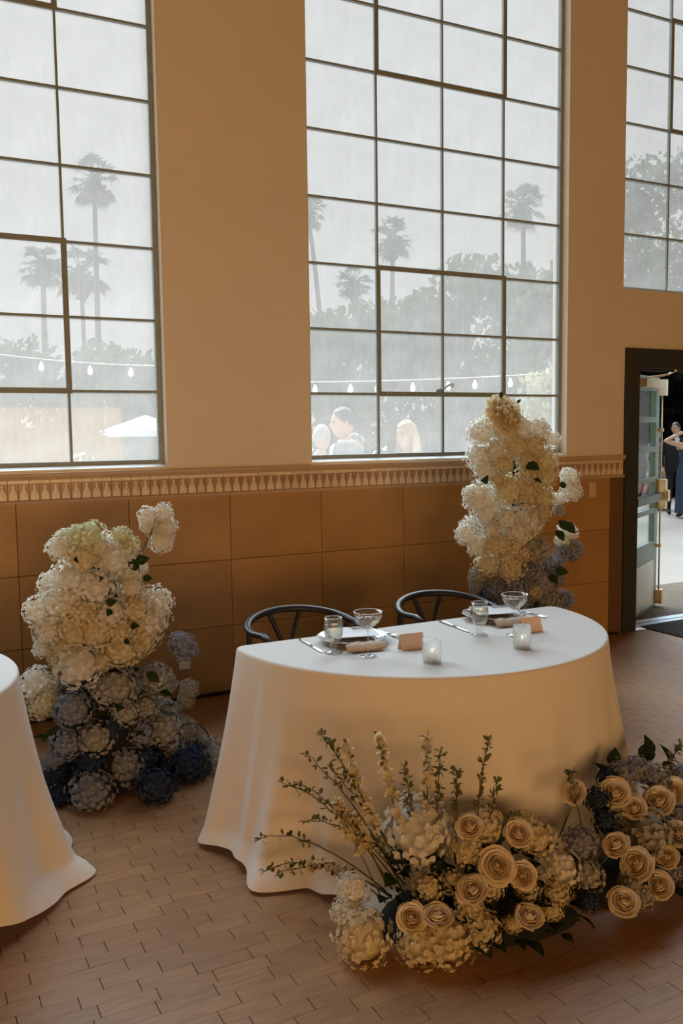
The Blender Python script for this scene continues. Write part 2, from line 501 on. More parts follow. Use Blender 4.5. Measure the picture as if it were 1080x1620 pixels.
# ------------------------------------------------------------------ mesh helpers
class MB:
    def __init__(s):
        s.v, s.f, s.mi = [], [], []
    def add(s, vs, fs, mi=0):
        o = len(s.v)
        s.v += [tuple(v) for v in vs]
        s.f += [tuple(i + o for i in f) for f in fs]
        s.mi += [mi] * len(fs)
        return s
    def box(s, x0, x1, y0, y1, z0, z1, mi=0):
        vs = [(x, y, z) for z in (z0, z1) for y in (y0, y1) for x in (x0, x1)]
        return s.add(vs, [(0, 2, 3, 1), (4, 5, 7, 6), (0, 1, 5, 4), (2, 6, 7, 3), (0, 4, 6, 2), (1, 3, 7, 5)], mi)
    def chamfer_box(s, x0, x1, y0, y1, z0, z1, c, mi=0):
        """box whose front (-y) face is drawn in by c"""
        vs = [(x0, y1, z0), (x1, y1, z0), (x1, y1, z1), (x0, y1, z1),
              (x0, y0 + c, z0), (x1, y0 + c, z0), (x1, y0 + c, z1), (x0, y0 + c, z1),
              (x0 + c, y0, z0 + c), (x1 - c, y0, z0 + c), (x1 - c, y0, z1 - c), (x0 + c, y0, z1 - c)]
        fs = [(8, 9, 10, 11)]
        for a in range(4):
            b = (a + 1) % 4
            fs += [(4 + a, 4 + b, 8 + b, 8 + a), (a, b, 4 + b, 4 + a)]
        return s.add(vs, fs, mi)
    def tube(s, pts, rad, n=8, mi=0, cap=True, flat=1.0):
        pts = [Vector(p) for p in pts]
        if not hasattr(rad, '__len__'):
            rad = [rad] * len(pts)
        base = len(s.v)
        prev = None
        for i, p in enumerate(pts):
            t = (pts[min(i + 1, len(pts) - 1)] - pts[max(i - 1, 0)])
            if t.length < 1e-9:
                t = Vector((0, 0, 1))
            t.normalize()
            if prev is None:
                a = Vector((0, 0, 1)) if abs(t.z) < 0.9 else Vector((1, 0, 0))
                nrm = (a - t * a.dot(t)).normalized()
            else:
                nrm = (prev - t * prev.dot(t))
                nrm = nrm.normalized() if nrm.length > 1e-6 else prev
            prev = nrm
            bn = t.cross(nrm)
            for k in range(n):
                a = 2 * pi * k / n
                s.v.append(tuple(p + nrm * cos(a) * rad[i] + bn * sin(a) * rad[i] * flat))
        for i in range(len(pts) - 1):
            for k in range(n):
                k2 = (k + 1) % n
                s.f.append((base + i * n + k, base + i * n + k2, base + (i + 1) * n + k2, base + (i + 1) * n + k))
                s.mi.append(mi)
        if cap:
            s.f.append(tuple(base + k for k in reversed(range(n))))
            s.mi.append(mi)
            e = base + (len(pts) - 1) * n
            s.f.append(tuple(e + k for k in range(n)))
            s.mi.append(mi)
        return s
    def lathe(s, prof, n=32, c=(0, 0, 0), mi=0, wave=None):
        base = len(s.v)
        for j, (r, z) in enumerate(prof):
            for k in range(n):
                a = 2 * pi * k / n
                rr = r * (1 + (wave(a, j) if wave else 0))
                s.v.append((c[0] + rr * cos(a), c[1] + rr * sin(a), c[2] + z))
        for j in range(len(prof) - 1):
            for k in range(n):
                k2 = (k + 1) % n
                s.f.append((base + j * n + k, base + j * n + k2, base + (j + 1) * n + k2, base + (j + 1) * n + k))
                s.mi.append(mi)
        return s
    def ball(s, c, r, seg=12, rings=8, mi=0, warp=None):
        base = len(s.v)
        c = Vector(c)
        rx, ry, rz = r if hasattr(r, '__len__') else (r, r, r)
        s.v.append(tuple(c + Vector((0, 0, -rz))))
        for j in range(1, rings):
            th = -pi / 2 + pi * j / rings
            for k in range(seg):
                a = 2 * pi * k / seg
                d = Vector((cos(th) * cos(a), cos(th) * sin(a), sin(th)))
                q = Vector((d.x * rx, d.y * ry, d.z * rz))
                if warp:
                    q = warp(d, q)
                s.v.append(tuple(c + q))
        s.v.append(tuple(c + Vector((0, 0, rz))))
        last = len(s.v) - 1
        for k in range(seg):
            k2 = (k + 1) % seg
            s.f.append((base, base + 1 + k2, base + 1 + k)); s.mi.append(mi)
            s.f.append((last, last - seg + k, last - seg + k2)); s.mi.append(mi)
            for j in range(rings - 2):
                a = base + 1 + j * seg
                s.f.append((a + k, a + k2, a + seg + k2, a + seg + k)); s.mi.append(mi)
        return s
    def mesh(s, name, mats, smooth=False):
        me = bpy.data.meshes.new(name)
        me.from_pydata(s.v, [], s.f)
        for m in (mats if isinstance(mats, (list, tuple)) else [mats]):
            me.materials.append(m)
        if len(set(s.mi)) > 1:
            me.polygons.foreach_set('material_index', s.mi)
        if smooth:
            me.polygons.foreach_set('use_smooth', [True] * len(me.polygons))
        me.update()
        return me
    def build(s, name, mats, parent=None, smooth=False, loc=(0, 0, 0), rot=(0, 0, 0)):
        return link(name, s.mesh(name, mats, smooth), parent, loc, rot)

def link(name, me, parent=None, loc=(0, 0, 0), rot=(0, 0, 0), scale=None, mat=None):
    o = bpy.data.objects.new(name, me)
    COL.objects.link(o)
    o.location = loc
    o.rotation_euler = rot
    if scale is not None:
        o.scale = scale if hasattr(scale, '__len__') else (scale,) * 3
    if parent is not None:
        o.parent = parent
    if mat is not None:
        o.material_slots[0].link = 'OBJECT'
        o.material_slots[0].material = mat
    return o

def empty(name, loc=(0, 0, 0), rz=0.0):
    o = bpy.data.objects.new(name, None)
    o.empty_display_size = 0.1
    COL.objects.link(o)
    o.location = loc
    o.rotation_euler = (0, 0, rz)
    return o

def tag(o, label=None, cat=None, group=None, kind=None):
    if label: o['label'] = label
    if cat: o['category'] = cat
    if group: o['group'] = group
    if kind: o['kind'] = kind
    return o

def bez(a, b, c, n=12):
    a, b, c = Vector(a), Vector(b), Vector(c)
    return [a * (1 - t) ** 2 + b * 2 * t * (1 - t) + c * t * t for t in [i / (n - 1) for i in range(n)]]

def smoothpath(pts, n=8):
    """Catmull-Rom through pts"""
    P = [Vector(p) for p in pts]
    out = []
    for i in range(len(P) - 1):
        p0, p1, p2, p3 = P[max(i - 1, 0)], P[i], P[i + 1], P[min(i + 2, len(P) - 1)]
        for k in range(n):
            t = k / n
            out.append(0.5 * ((2 * p1) + (p2 - p0) * t + (2 * p0 - 5 * p1 + 4 * p2 - p3) * t * t + (3 * p1 - p0 - 3 * p2 + p3) * t ** 3))
    out.append(P[-1])
    return out

# ================================================================== STRUCTURE
U = 0.425
COLS = {4: [-1.69 - 0.5298 * k for k in (4, 3, 2, 1, 0)], 1: [1.471 - 0.5298 * k for k in (4, 3, 2, 1, 0)], 2: [2.476 + 0.5298 * k for k in range(5)], 3: [5.194 + 0.5298 * k for k in range(5)]}
ROWZ = {k: 1.645 + (6.6154 - k) * U for k in range(-2, 7)}
ROWZ[7] = 1.484
WALL_T = 0.17
GY = 0.085            # plane of the steel windows inside the wall
X0, X1, Y0, CEIL = -7.0, 12.0, -13.0, 6.0

# ---- wall with three windows and a door
def wall_with_holes():
    holes = [(-3.83, -1.67, 1.452, 5.33), (-0.67, 1.49, 1.452, 5.33), (2.456, 4.613, 1.452, 5.33), (5.175, 7.333, 2.74, 5.33), (5.345, 6.45, -0.01, 2.124)]
    xs = sorted({X0, X1} | {h[0] for h in holes} | {h[1] for h in holes})
    zs = sorted({-0.01, CEIL} | {h[2] for h in holes} | {h[3] for h in holes})
    solid = {}
    for i in range(len(xs) - 1):
        for k in range(len(zs) - 1):
            cx, cz = (xs[i] + xs[i + 1]) / 2, (zs[k] + zs[k + 1]) / 2
            solid[i, k] = not any(h[0] < cx < h[1] and h[2] < cz < h[3] for h in holes)
    mb = MB()
    for (i, k), s in solid.items():
        if not s:
            continue
        a, b, c, d = xs[i], xs[i + 1], zs[k], zs[k + 1]
        mb.add([(a, 0, c), (b, 0, c), (b, 0, d), (a, 0, d)], [(0, 1, 2, 3)])
        mb.add([(a, WALL_T, c), (b, WALL_T, c), (b, WALL_T, d), (a, WALL_T, d)], [(3, 2, 1, 0)])
        if not solid.get((i - 1, k), False):
            mb.add([(a, 0, c), (a, 0, d), (a, WALL_T, d), (a, WALL_T, c)], [(0, 1, 2, 3)])
        if not solid.get((i + 1, k), False):
            mb.add([(b, 0, c), (b, WALL_T, c), (b, WALL_T, d), (b, 0, d)], [(0, 1, 2, 3)])
        if not solid.get((i, k - 1), False):
            mb.add([(a, 0, c), (a, WALL_T, c), (b, WALL_T, c), (b, 0, c)], [(0, 1, 2, 3)])
        if not solid.get((i, k + 1), False):
            mb.add([(a, 0, d), (b, 0, d), (b, WALL_T, d), (a, WALL_T, d)], [(0, 1, 2, 3)])
    return mb
wall = wall_with_holes().build('wall_back', M['plaster'])
tag(wall, 'cream plaster wall with tall steel windows above tan tiles', 'wall', kind='structure')

def plane_struct(name, label, cat, vs, mat):
    o = MB().add(vs, [(0, 1, 2, 3)]).build(name, mat)
    return tag(o, label, cat, kind='structure')
plane_struct('wall_left', 'cream plaster side wall of the hall', 'wall', [(X0, 0, 0), (X0, 0, CEIL), (X0, Y0, CEIL), (X0, Y0, 0)], M['plaster'])
plane_struct('wall_right', 'cream plaster end wall beyond the doorway', 'wall', [(X1, 0, 0), (X1, Y0, 0), (X1, Y0, CEIL), (X1, 0, CEIL)], M['plaster'])
plane_struct('wall_front', 'dark timber wall at the far end behind the photographer', 'wall', [(X0, Y0, 0), (X0, Y0, CEIL), (X1, Y0, CEIL), (X1, Y0, 0)], M['ceiling'])
plane_struct('ceiling', 'dark timber ceiling high above the windows', 'ceiling', [(X0, 0, CEIL), (X1, 0, CEIL), (X1, Y0, CEIL), (X0, Y0, CEIL)], M['ceiling'])

# ---- wainscot tiles (parts of the wall)
tile_me = MB().chamfer_box(0.0015, 0.6335, -0.012, 0.0, 0.0015, 0.4185, 0.0025).mesh('wall_tile', M['wainscot'])
MB().box(-0.70, 5.2, -0.006, 0.0, 0.0, 1.27).build('grout_bed', M['grout'], wall)
for i in range(9):
    for k in range(3):
        x = 0.609 - 0.635 * 2 + 0.635 * i
        z = 0.855 - 0.42 * 2 + 0.42 * k
        if x + 0.635 > 5.2:
            MB().chamfer_box(x + 0.0015, 5.199, -0.012, 0.0, z + 0.0015, z + 0.4185, 0.0025).build('wall_tile', M['wainscot'], wall)
        else:
            link('wall_tile', tile_me, wall, (x, 0, z))

MB().box(6.6, 8.505, -0.006, 0.0, 0.0, 1.27).build('grout_bed', M['grout'], wall)
for i in range(3):
    for k in range(3):
        link('wall_tile', tile_me, wall, (6.6 + 0.635 * i, 0, 0.015 + 0.42 * k))

# ---- tiled frieze with bottle motifs
frieze = empty('trim_1', (0, 0, 1.26))
tag(frieze, 'glazed tile frieze with a row of pale bottle shapes under the windows', 'frieze', kind='structure')
def dado(name, prof, mat):
    mb = MB()
    n = len(prof)
    for xa, xb in ((-0.70, 5.2), (6.6, 8.505)):
        mb = MB()
        for x in (xa, xb):
            mb.v += [(x, y, z - 1.26) for y, z in prof]
        for k in range(n - 1):
            mb.f.append((k, k + 1, n + k + 1, n + k)); mb.mi.append(0)
        mb.build(name, mat, frieze)
dado('cap_moulding', [(0, 1.44), (-0.026, 1.438), (-0.03, 1.43), (-0.028, 1.420), (-0.02, 1.412), (-0.024, 1.407), (-0.022, 1.402), (-0.014, 1.400), (0, 1.400)], M['moulding'])
dado('base_moulding', [(0, 1.284), (-0.014, 1.284), (-0.02, 1.279), (-0.021, 1.272), (-0.016, 1.266), (-0.014, 1.262), (0, 1.262)], M['moulding'])
strip_me = MB().chamfer_box(0.001, 0.1144, -0.016, 0.0, 0.001, 0.022, 0.0015).mesh('strip_tile', M['bottle'])
for i in range(80):
    x = -0.70 + 0.1154 * i
    if x + 0.115 < 5.2 or 6.6 < x < 8.38:
        link('strip_tile', strip_me, frieze, (x, 0, 1.3775 - 1.26))
bm_ = MB().chamfer_box(0.0006, 0.0571, -0.010, 0.0, 0.0005, 0.0925, 0.001)
prof = [(0.0245, 0.001), (0.0245, 0.030), (0.0215, 0.042), (0.013, 0.056), (0.0075, 0.066), (0.0065, 0.082), (0.008, 0.088), (0.005, 0.0915)]
ol = [(0.02885 + w, z) for w, z in prof] + [(0.02885 - w, z) for w, z in reversed(prof)]
nn = len(ol)
inner = [(0.02885 + (x - 0.02885) * 0.86, 0.046 + (z - 0.046) * 0.96) for x, z in ol]
bm_.add([(x, -0.010, z) for x, z in ol] + [(x, -0.0155, z) for x, z in inner], [tuple(range(nn, 2 * nn))] + [(k, (k + 1) % nn, nn + (k + 1) % nn, nn + k) for k in range(nn)], 1)
frieze_me = bm_.mesh('frieze_tile', [M['frieze'], M['bottle']])
for i in range(160):
    x = -0.70 + 0.0577 * i
    if x + 0.0577 < 5.2 or 6.6 < x < 8.44:
        t = link('frieze_tile', frieze_me, frieze, (x, 0, 1.284 - 1.26))
        t.rotation_euler = (R.uniform(-0.03, 0.02), 0, R.uniform(-0.025, 0.025))

# ---- steel windows
bar_cache = {}
def window(n, z_bot, label):
    cols = COLS[n]
    rows = [k for k in range(-2, 8) if ROWZ[k] >= z_bot - 0.01]
    top, bot = ROWZ[-2], ROWZ[rows[-1]]
    w = empty('window_%d' % n, (cols[0], GY, bot))
    tag(w, label, 'window', kind='structure')
    lx = [c - cols[0] for c in cols]
    lz = {k: ROWZ[k] - bot for k in rows}
    W_, H_ = lx[-1], top - bot
    # outer frame
    f = MB()
    f.box(-0.02, 0.012, -0.02, 0.02, -0.012, H_ + 0.022)
    f.box(W_ - 0.012, W_ + 0.02, -0.02, 0.02, -0.012, H_ + 0.022)
    f.box(0.012, W_ - 0.012, -0.02, 0.02, H_ - 0.012, H_ + 0.022)
    f.box(0.012, W_ - 0.012, -0.02, 0.02, -0.012, 0.012)
    f.build('window_frame', M['steel'], w)
    # bars
    for c in lx[1:-1]:
        MB().box(c - 0.007, c + 0.007, -0.012, 0.012, 0.012, H_ - 0.012).build('vertical_bar', M['steel'], w)
    for k in rows[1:-1]:
        for a, b in zip(lx[:-1], lx[1:]):
            MB().box(a + 0.007, b - 0.007, -0.0115, 0.0115, lz[k] - 0.0068, lz[k] + 0.0068).build('horizontal_bar', M['steel'], w)
    # opening vents with heavier frames
    for (ra, rb) in ((-1, 1), (4, 6)):
        if rb not in lz:
            continue
        v = MB()
        xa, xb, za, zb = lx[1] - 0.016, lx[3] + 0.016, lz[rb] - 0.016, lz[ra] + 0.016
        t = 0.032
        v.box(xa, xa + t, -0.024, -0.0125, za, zb)
        v.box(xb - t, xb, -0.024, -0.0125, za, zb)
        v.box(xa + t, xb - t, -0.024, -0.0125, za, za + t)
        v.box(xa + t, xb - t, -0.024, -0.0125, zb - t, zb)
        vf = v.build('vent_frame', M['steel'], w)
        if (ra, rb) == (4, 6):
            hx, hz = lx[2] - 0.04, lz[6] + 0.012
            h = MB()
            h.box(hx - 0.03, hx + 0.03, -0.034, -0.026, hz - 0.004, hz + 0.022)
            h.ball((hx - 0.005, -0.04, hz + 0.018), 0.013, 10, 6)
            h.tube(smoothpath([(hx, -0.044, hz + 0.018), (hx + 0.03, -0.05, hz + 0.034), (hx + 0.06, -0.052, hz + 0.052), (hx + 0.078, -0.052, hz + 0.052)], 5), 0.006, 8)
            ring = [(hx + 0.089 + 0.012 * cos(a), -0.052, hz + 0.052 + 0.012 * sin(a)) for a in [2 * pi * q / 14 for q in range(15)]]
            h.tube(ring, 0.004, 6)
            h.build('vent_handle', M['steel'], vf, smooth=True)
    # panes
    for i in range(4):
        for a, b in zip(rows[:-1], rows[1:]):
            x0, x1, z0, z1 = lx[i] + 0.006, lx[i + 1] - 0.006, lz[b] + 0.006, lz[a] - 0.006
            key = (round(x1 - x0, 4), round(z1 - z0, 4), n)
            if key not in bar_cache:
                bar_cache[key] = MB().add([(0, 0, 0), (key[0], 0, 0), (key[0], 0, key[1]), (0, 0, key[1])], [(0, 1, 2, 3)]).mesh('pane', M['pane'][n - 1])
            link('pane', bar_cache[key], w, (x0, 0.006, z0))
    # sloping sill
    zs_ = -0.012
    MB().add([(-0.018, -0.02, zs_), (W_ + 0.018, -0.02, zs_), (W_ + 0.018, -0.083, zs_ - 0.018), (-0.018, -0.083, zs_ - 0.018),
              (-0.018, -0.02, zs_ - 0.02), (W_ + 0.018, -0.02, zs_ - 0.02), (W_ + 0.018, -0.083, zs_ - 0.02), (-0.018, -0.083, zs_ - 0.02)],
             [(0, 1, 2, 3), (4, 7, 6, 5), (3, 2, 6, 7), (0, 4, 5, 1), (0, 3, 7, 4), (1, 5, 6, 2)]).build('window_sill', M['sill'], w)
    return w
window(4, 1.484, 'tall dusty steel window beyond the left edge of the view')
window(1, 1.484, 'tall dusty steel window at the left, above the low flower pillar')
window(2, 1.484, 'tall dusty steel window in the middle, behind the set table')
window(3, 2.75, 'short steel window high above the open doorway')

# ---- floor of worn wooden blocks
floor = MB().add([(X0, Y0, -0.006), (X1, Y0, -0.006), (X1, 0, -0.006), (X0, 0, -0.006)], [(0, 1, 2, 3)]).build('floor', M['joint'])
tag(floor, 'worn wooden block floor laid in rows along the window wall', 'floor', kind='structure')
PW, PL = 0.0635, 0.176
def in_view(x, y, margin=60):
    d = Vector((x, y + 5.227, -1.645))
    z = d.dot(_f)
    if z < 0.4:
        return None
    px, py = 540 + 1389.5 * d.dot(_r) / z, 810 - 1389.5 * d.dot(_u) / z
    if -margin < px < 1080 + margin and 900 < py < 1620 + margin:
        return z
    return None
shapes, rest = {}, MB()
cand = []
row = 0
y = -0.02
while y > -6.0:
    x = X0 + R.uniform(-0.02, 0.02) + (0.088 if row % 2 else 0)
    while x < X1 - 0.36:
        L = PL * R.choice((0.98, 1.0, 1.0, 1.02, 2.0, 1.0))
        if -1.5 < x < 9:
            cand.append((in_view(x + L / 2, y - PW / 2), x, y, L))
        x += L
    y -= PW
    row += 1
def hidden(x, y):
    if (x - 2.05) ** 2 + (y + 1.86) ** 2 < 1.0 ** 2 and y < -1.75: return True
    if (x + 0.33) ** 2 + (y + 1.71) ** 2 < 0.85 ** 2: return True
    # behind the big cloth
    d = Vector((x, y + 5.227)); t = Vector((2.05, -2.2 + 5.227))
    side = (d.x * t.y - d.y * t.x) / d.length
    if d.length > t.length and abs(side) < 0.75: return True
    return False
vis = sorted([c for c in cand if c[0] is not None and not hidden(c[1] + c[3] / 2, c[2])], key=lambda c: c[0])
near = set((c[1], c[2]) for c in vis[:300])
for z, x, y, L in cand:
    key = round(L, 4)
    if (x, y) in near:
        if key not in shapes:
            q, g = 0.0014, 0.0004
            shapes[key] = MB().add([(q, -g, -0.006), (L - q, -g, -0.006), (L - q, -PW + g, -0.006), (q, -PW + g, -0.006),
                                    (q, -g, 0), (L - q, -g, 0), (L - q, -PW + g, 0), (q, -PW + g, 0)],
                                   [(4, 7, 6, 5), (0, 1, 5, 4), (1, 2, 6, 5), (2, 3, 7, 6), (3, 0, 4, 7)]).mesh('floor_block', M['plank'])
        o = link('floor_block', shapes[key], floor, (x, y, R.uniform(-0.0006, 0.0)))
    else:
        q, g = 0.0014, 0.0004
        rest.add([(x + q, y - g, 0), (x + L - q, y - g, 0), (x + L - q, y - PW + g, 0), (x + q, y - PW + g, 0),
                  (x + q, y - g, -0.006), (x + L - q, y - g, -0.006), (x + L - q, y - PW + g, -0.006), (x + q, y - PW + g, -0.006)],
                 [(3, 2, 1, 0), (0, 1, 5, 4), (1, 2, 6, 5), (2, 3, 7, 6), (3, 0, 4, 7)])
fr = rest.build('floor_blocks_beyond', M['plank'], floor)
fr['kind'] = 'stuff'
# rest of the hall floor, behind the photographer
plain = MB().add([(X0, Y0, 0), (X1, Y0, 0), (X1, -6.02, 0), (X0, -6.02, 0), (X0, -6.02, 0), (-1.5, -6.02, 0), (-1.5, 0, 0), (X0, 0, 0), (9, -6.02, 0), (X1, -6.02, 0), (X1, 0, 0), (9, 0, 0)],
                 [(0, 1, 2, 3), (4, 5, 6, 7), (8, 9, 10, 11)]).build('floor_field', M['plank'], floor)
plain['kind'] = 'stuff'

# ---- doorway
dfr = MB()
dfr.box(5.2, 5.345, -0.022, WALL_T + 0.01, 0.0, 2.283)
dfr.box(6.45, 6.595, -0.022, WALL_T + 0.01, 0.0, 2.283)
dfr.box(5.345, 6.45, -0.022, WALL_T + 0.01, 2.124, 2.283)
dframe = dfr.build('trim_2', M['door_frame'])
tag(dframe, 'dark painted casing around the open doorway', 'door casing', kind='structure')
MB().box(5.345, 5.36, 0.05, 0.075, 0, 2.11).box(5.345, 6.45, 0.05, 0.075, 2.11, 2.124).build('door_stop', M['door_frame'], dframe)

leaf = empty('door_1', (5.36, 0.115, 0.012), radians(30))
tag(leaf, 'teal glazed door standing ajar in the doorway', 'door', kind='structure')
LW, LH, LT = 1.06, 2.09, 0.045
def lb(name, x0, x1, z0, z1, mat, y0=0.0, y1=LT, parent=None):
    return MB().box(x0, x1, y0, y1, z0, z1).build(name, mat, parent or leaf)
lb('stile', 0, 0.12, 0, LH, M['door_paint'])
lb('stile', LW - 0.13, LW, 0, LH, M['door_paint'])
lb('top_rail', 0.12, LW - 0.13, LH - 0.12, LH, M['door_paint'])
zt = [0.60, 0.885, 1.17, 1.44, 1.705, 1.97]
lb('bottom_rail', 0.12, LW - 0.13, 0.0, 0.60, M['door_paint'])
lb('kick_plate', 0.10, LW - 0.10, 0.03, 0.44, M['kick'], -0.004, 0.0)
for a in zt[1:-1]:
    lb('glazing_bar', 0.12, LW - 0.13, a - 0.018, a + 0.018, M['door_paint'])
for a, b in zip(zt[:-1], zt[1:]):
    a2 = a + (0.018 if a != zt[0] else 0)
    b2 = b - (0.018 if b != zt[-1] else 0)
    lb('door_pane', 0.12, LW - 0.13, a2, b2, M['door_pane'], 0.02, 0.024)
    MB().box(0.12, 0.135, -0.008, 0.0, a2, b2).box(LW - 0.145, LW - 0.13, -0.008, 0.0, a2, b2).box(0.135, LW - 0.145, -0.008, 0.0, a2, a2 + 0.012).build('glazing_bead', M['door_paint'], leaf)
bar = MB().box(0.10, LW - 0.06, -0.07, -0.035, 0.985, 1.05).build('panic_bar', M['dark_metal'], leaf)
MB().box(LW - 0.075, LW + 0.0, -0.085, 0.0, 0.90, 1.17).box(LW - 0.065, LW + 0.02, -0.105, -0.085, 0.97, 1.07).build('latch_case', M['brass'], bar)
rodm = MB().tube([(LW - 0.03, -0.03, 0.09), (LW - 0.03, -0.03, 2.0)], 0.008, 8)
rod = rodm.build('vertical_rod', M['brass'], leaf, smooth=True)
for z in (0.56, 1.62):
    MB().box(LW - 0.055, LW - 0.005, -0.045, 0.0, z - 0.015, z + 0.015).build('rod_guide', M['brass'], rod)
MB().box(LW - 0.065, LW - 0.0, -0.065, 0.0, 0.02, 0.15).build('bottom_bolt', M['brass'], rod)
MB().box(LW - 0.05, LW + 0.005, -0.07, 0.0, 1.93, 2.075).build('top_bolt', M['plate_white'], rod)
clo = MB().box(0.35, 0.80, -0.06, 0.0, 1.985, 2.06).build('door_closer', M['brass'], leaf)
MB().tube([(0.42, -0.05, 2.065), (0.66, -0.16, 2.095), (0.30, -0.30, 2.105)], 0.009, 6).build('closer_arm', M['brass'], clo)

sill_ = MB().box(5.345, 6.45, 0.06, 0.22, -0.006, 0.012).box(5.345, 6.45, 0.12, 0.16, 0.012, 0.017).build('trim_3', M['metal_sill'])
tag(sill_, 'pale metal threshold strip across the doorway', 'threshold', kind='structure')

mat_o = MB().box(5.47, 6.75, -1.0, 0.045, 0.0, 0.010)
for k in range(26):
    mat_o.box(5.49 + 0.048 * k, 5.515 + 0.048 * k, -0.98, 0.03, 0.010, 0.014)
tag(mat_o.build('doormat', M['doormat']), 'dark ribbed doormat on the floor inside the doorway', 'doormat')

# ---- outside ground and ramp mat
gr = MB().add([(-60, 0.17, -0.02), (90, 0.17, -0.02), (90, 90, -0.02), (-60, 90, -0.02)], [(0, 1, 2, 3)]).build('courtyard_ground', M['pavement'])
tag(gr, 'pale concrete courtyard outside the hall', 'pavement', kind='structure')
rm = MB().box(5.2, 8.4, 0.24, 1.45, -0.02, -0.004)
rampm = rm.build('entrance_mat', M['deck'])
tag(rampm, 'brown ribbed mat on the ground just outside the doorway', 'mat')
ribs = MB()
for k in range(40):
    ribs.box(5.22, 8.38, 0.255 + 0.0295 * k, 0.267 + 0.0295 * k, -0.004, 0.001)
ribs.build('rib', M['deck'], rampm)['kind'] = 'stuff'

# ---- small fittings on the wall
sw = empty('switch_plate', (4.87, -0.012, 1.175))
tag(sw, 'beige switch plate on the tiles right of the tall flowers', 'switch')
MB().chamfer_box(-0.034, 0.034, -0.006, 0.0, -0.058, 0.058, 0.003).build('cover', M['switch'], sw)
MB().chamfer_box(-0.016, 0.016, -0.010, -0.006, -0.032, 0.032, 0.002).build('rocker', M['switch'], sw)
so = empty('wall_outlet', (1.556, -0.012, 0.25))
tag(so, 'pale outlet plate low on the tiles behind the blue bloom', 'outlet')
MB().chamfer_box(-0.036, 0.036, -0.006, 0.0, -0.058, 0.058, 0.003).build('cover', M['plate_white'], so)
for dz in (-0.022, 0.022):
    MB().chamfer_box(-0.015, 0.015, -0.009, -0.006, dz - 0.014, dz + 0.014, 0.002).build('socket', M['plate_white'], so)
cab = MB().tube(smoothpath([(-0.5, -0.03, 0.008), (0.7, -0.022, 0.008), (1.7, -0.03, 0.008), (2.6, -0.02, 0.008), (3.8, -0.028, 0.008), (5.15, -0.022, 0.008)], 10), 0.0075, 6)
tag(cab.build('power_cable', M['cable'], None, smooth=True), 'black cable running along the foot of the tiled wall', 'cable')

# ================================================================== TABLES AND CLOTHS
def fold(s, seed, waves):
    v = 0
    for k, a, p in waves:
        v += a * sin(k * s + p + seed)
    return v

def draped(base, top_z, waves, flare, amp, pool, name, label, hem=lambda i, n: 0.0, extra=lambda p, t: 0.0):
    """base: list of (point, normal, s) around the table edge; the cloth hangs from it to the floor"""
    n = len(base)
    cx = sum(b[0][0] for b in base) / n
    cy = sum(b[0][1] for b in base) / n
    mb = MB()
    er = 0.05                               # offset already taken off the base outline
    rings = []
    for q in (0.0, 0.3, 0.6, 0.85, 0.97):   # flat top
        rings.append([(cx + (p[0] + nn[0] * (er - 0.012) - cx) * q, cy + (p[1] + nn[1] * (er - 0.012) - cy) * q, top_z) for p, nn, s in base])
    for a in (0.0, 0.35, 0.7, 1.1, 1.57):   # rounded edge
        rings.append([(p[0] + nn[0] * (er - 0.012 + 0.012 * sin(a)), p[1] + nn[1] * (er - 0.012 + 0.012 * sin(a)), top_z - 0.012 * (1 - cos(a))) for p, nn, s in base])
    rowsN = 34
    for j in range(1, rowsN + 1):
        t = j / rowsN
        ring = []
        for i, (p, nn, s) in enumerate(base):
            hz = 0.006 + hem(i, n)
            f = fold(s, 0.0, waves)
            f = f + 0.35 * (abs(f) - 0.5)
            d = flare(s) * (0.8 * t + 0.2 * t * t) + amp * (t ** 0.9) * (0.55 + 0.45 * t) * f + extra(p, t)
            z = (top_z - 0.012) * (1 - t) + hz * t
            if t > 0.93:                    # cloth breaking on the floor
                d += pool(s) * ((t - 0.93) / 0.07) ** 1.3
                q_ = min(1.0, (t - 0.93) / 0.07)
                z = max(z, hz) + 0.30 * pool(s) * sin(pi * min(1.0, q_ * 1.05)) * (q_ > 0)
                z = max(z, 0.004)
            ring.append((p[0] + nn[0] * (er + d), p[1] + nn[1] * (er + d), z))
        rings.append(ring)
    vs = [v for r in rings for v in r]
    fs = []
    for j in range(len(rings) - 1):
        for i in range(n):
            i2 = (i + 1) % n
            fs.append((j * n + i, (j + 1) * n + i, (j + 1) * n + i2, j * n + i2))
    # replace collapsed centre ring by one vertex
    c = len(vs)
    vs.append((cx, cy, top_z))
    fs = [f for f in fs[n:]] + [(c, n + i, n + (i + 1) % n) for i in range(n)]
    used = sorted({i for f in fs for i in f})
    remap = {o: k for k, o in enumerate(used)}
    mb.v = [vs[i] for i in used]
    mb.f = [tuple(remap[i] for i in f) for f in fs]
    mb.mi = [0] * len(mb.f)
    o = mb.build(name, M['cloth'], None, smooth=True)
    return tag(o, label, 'tablecloth')

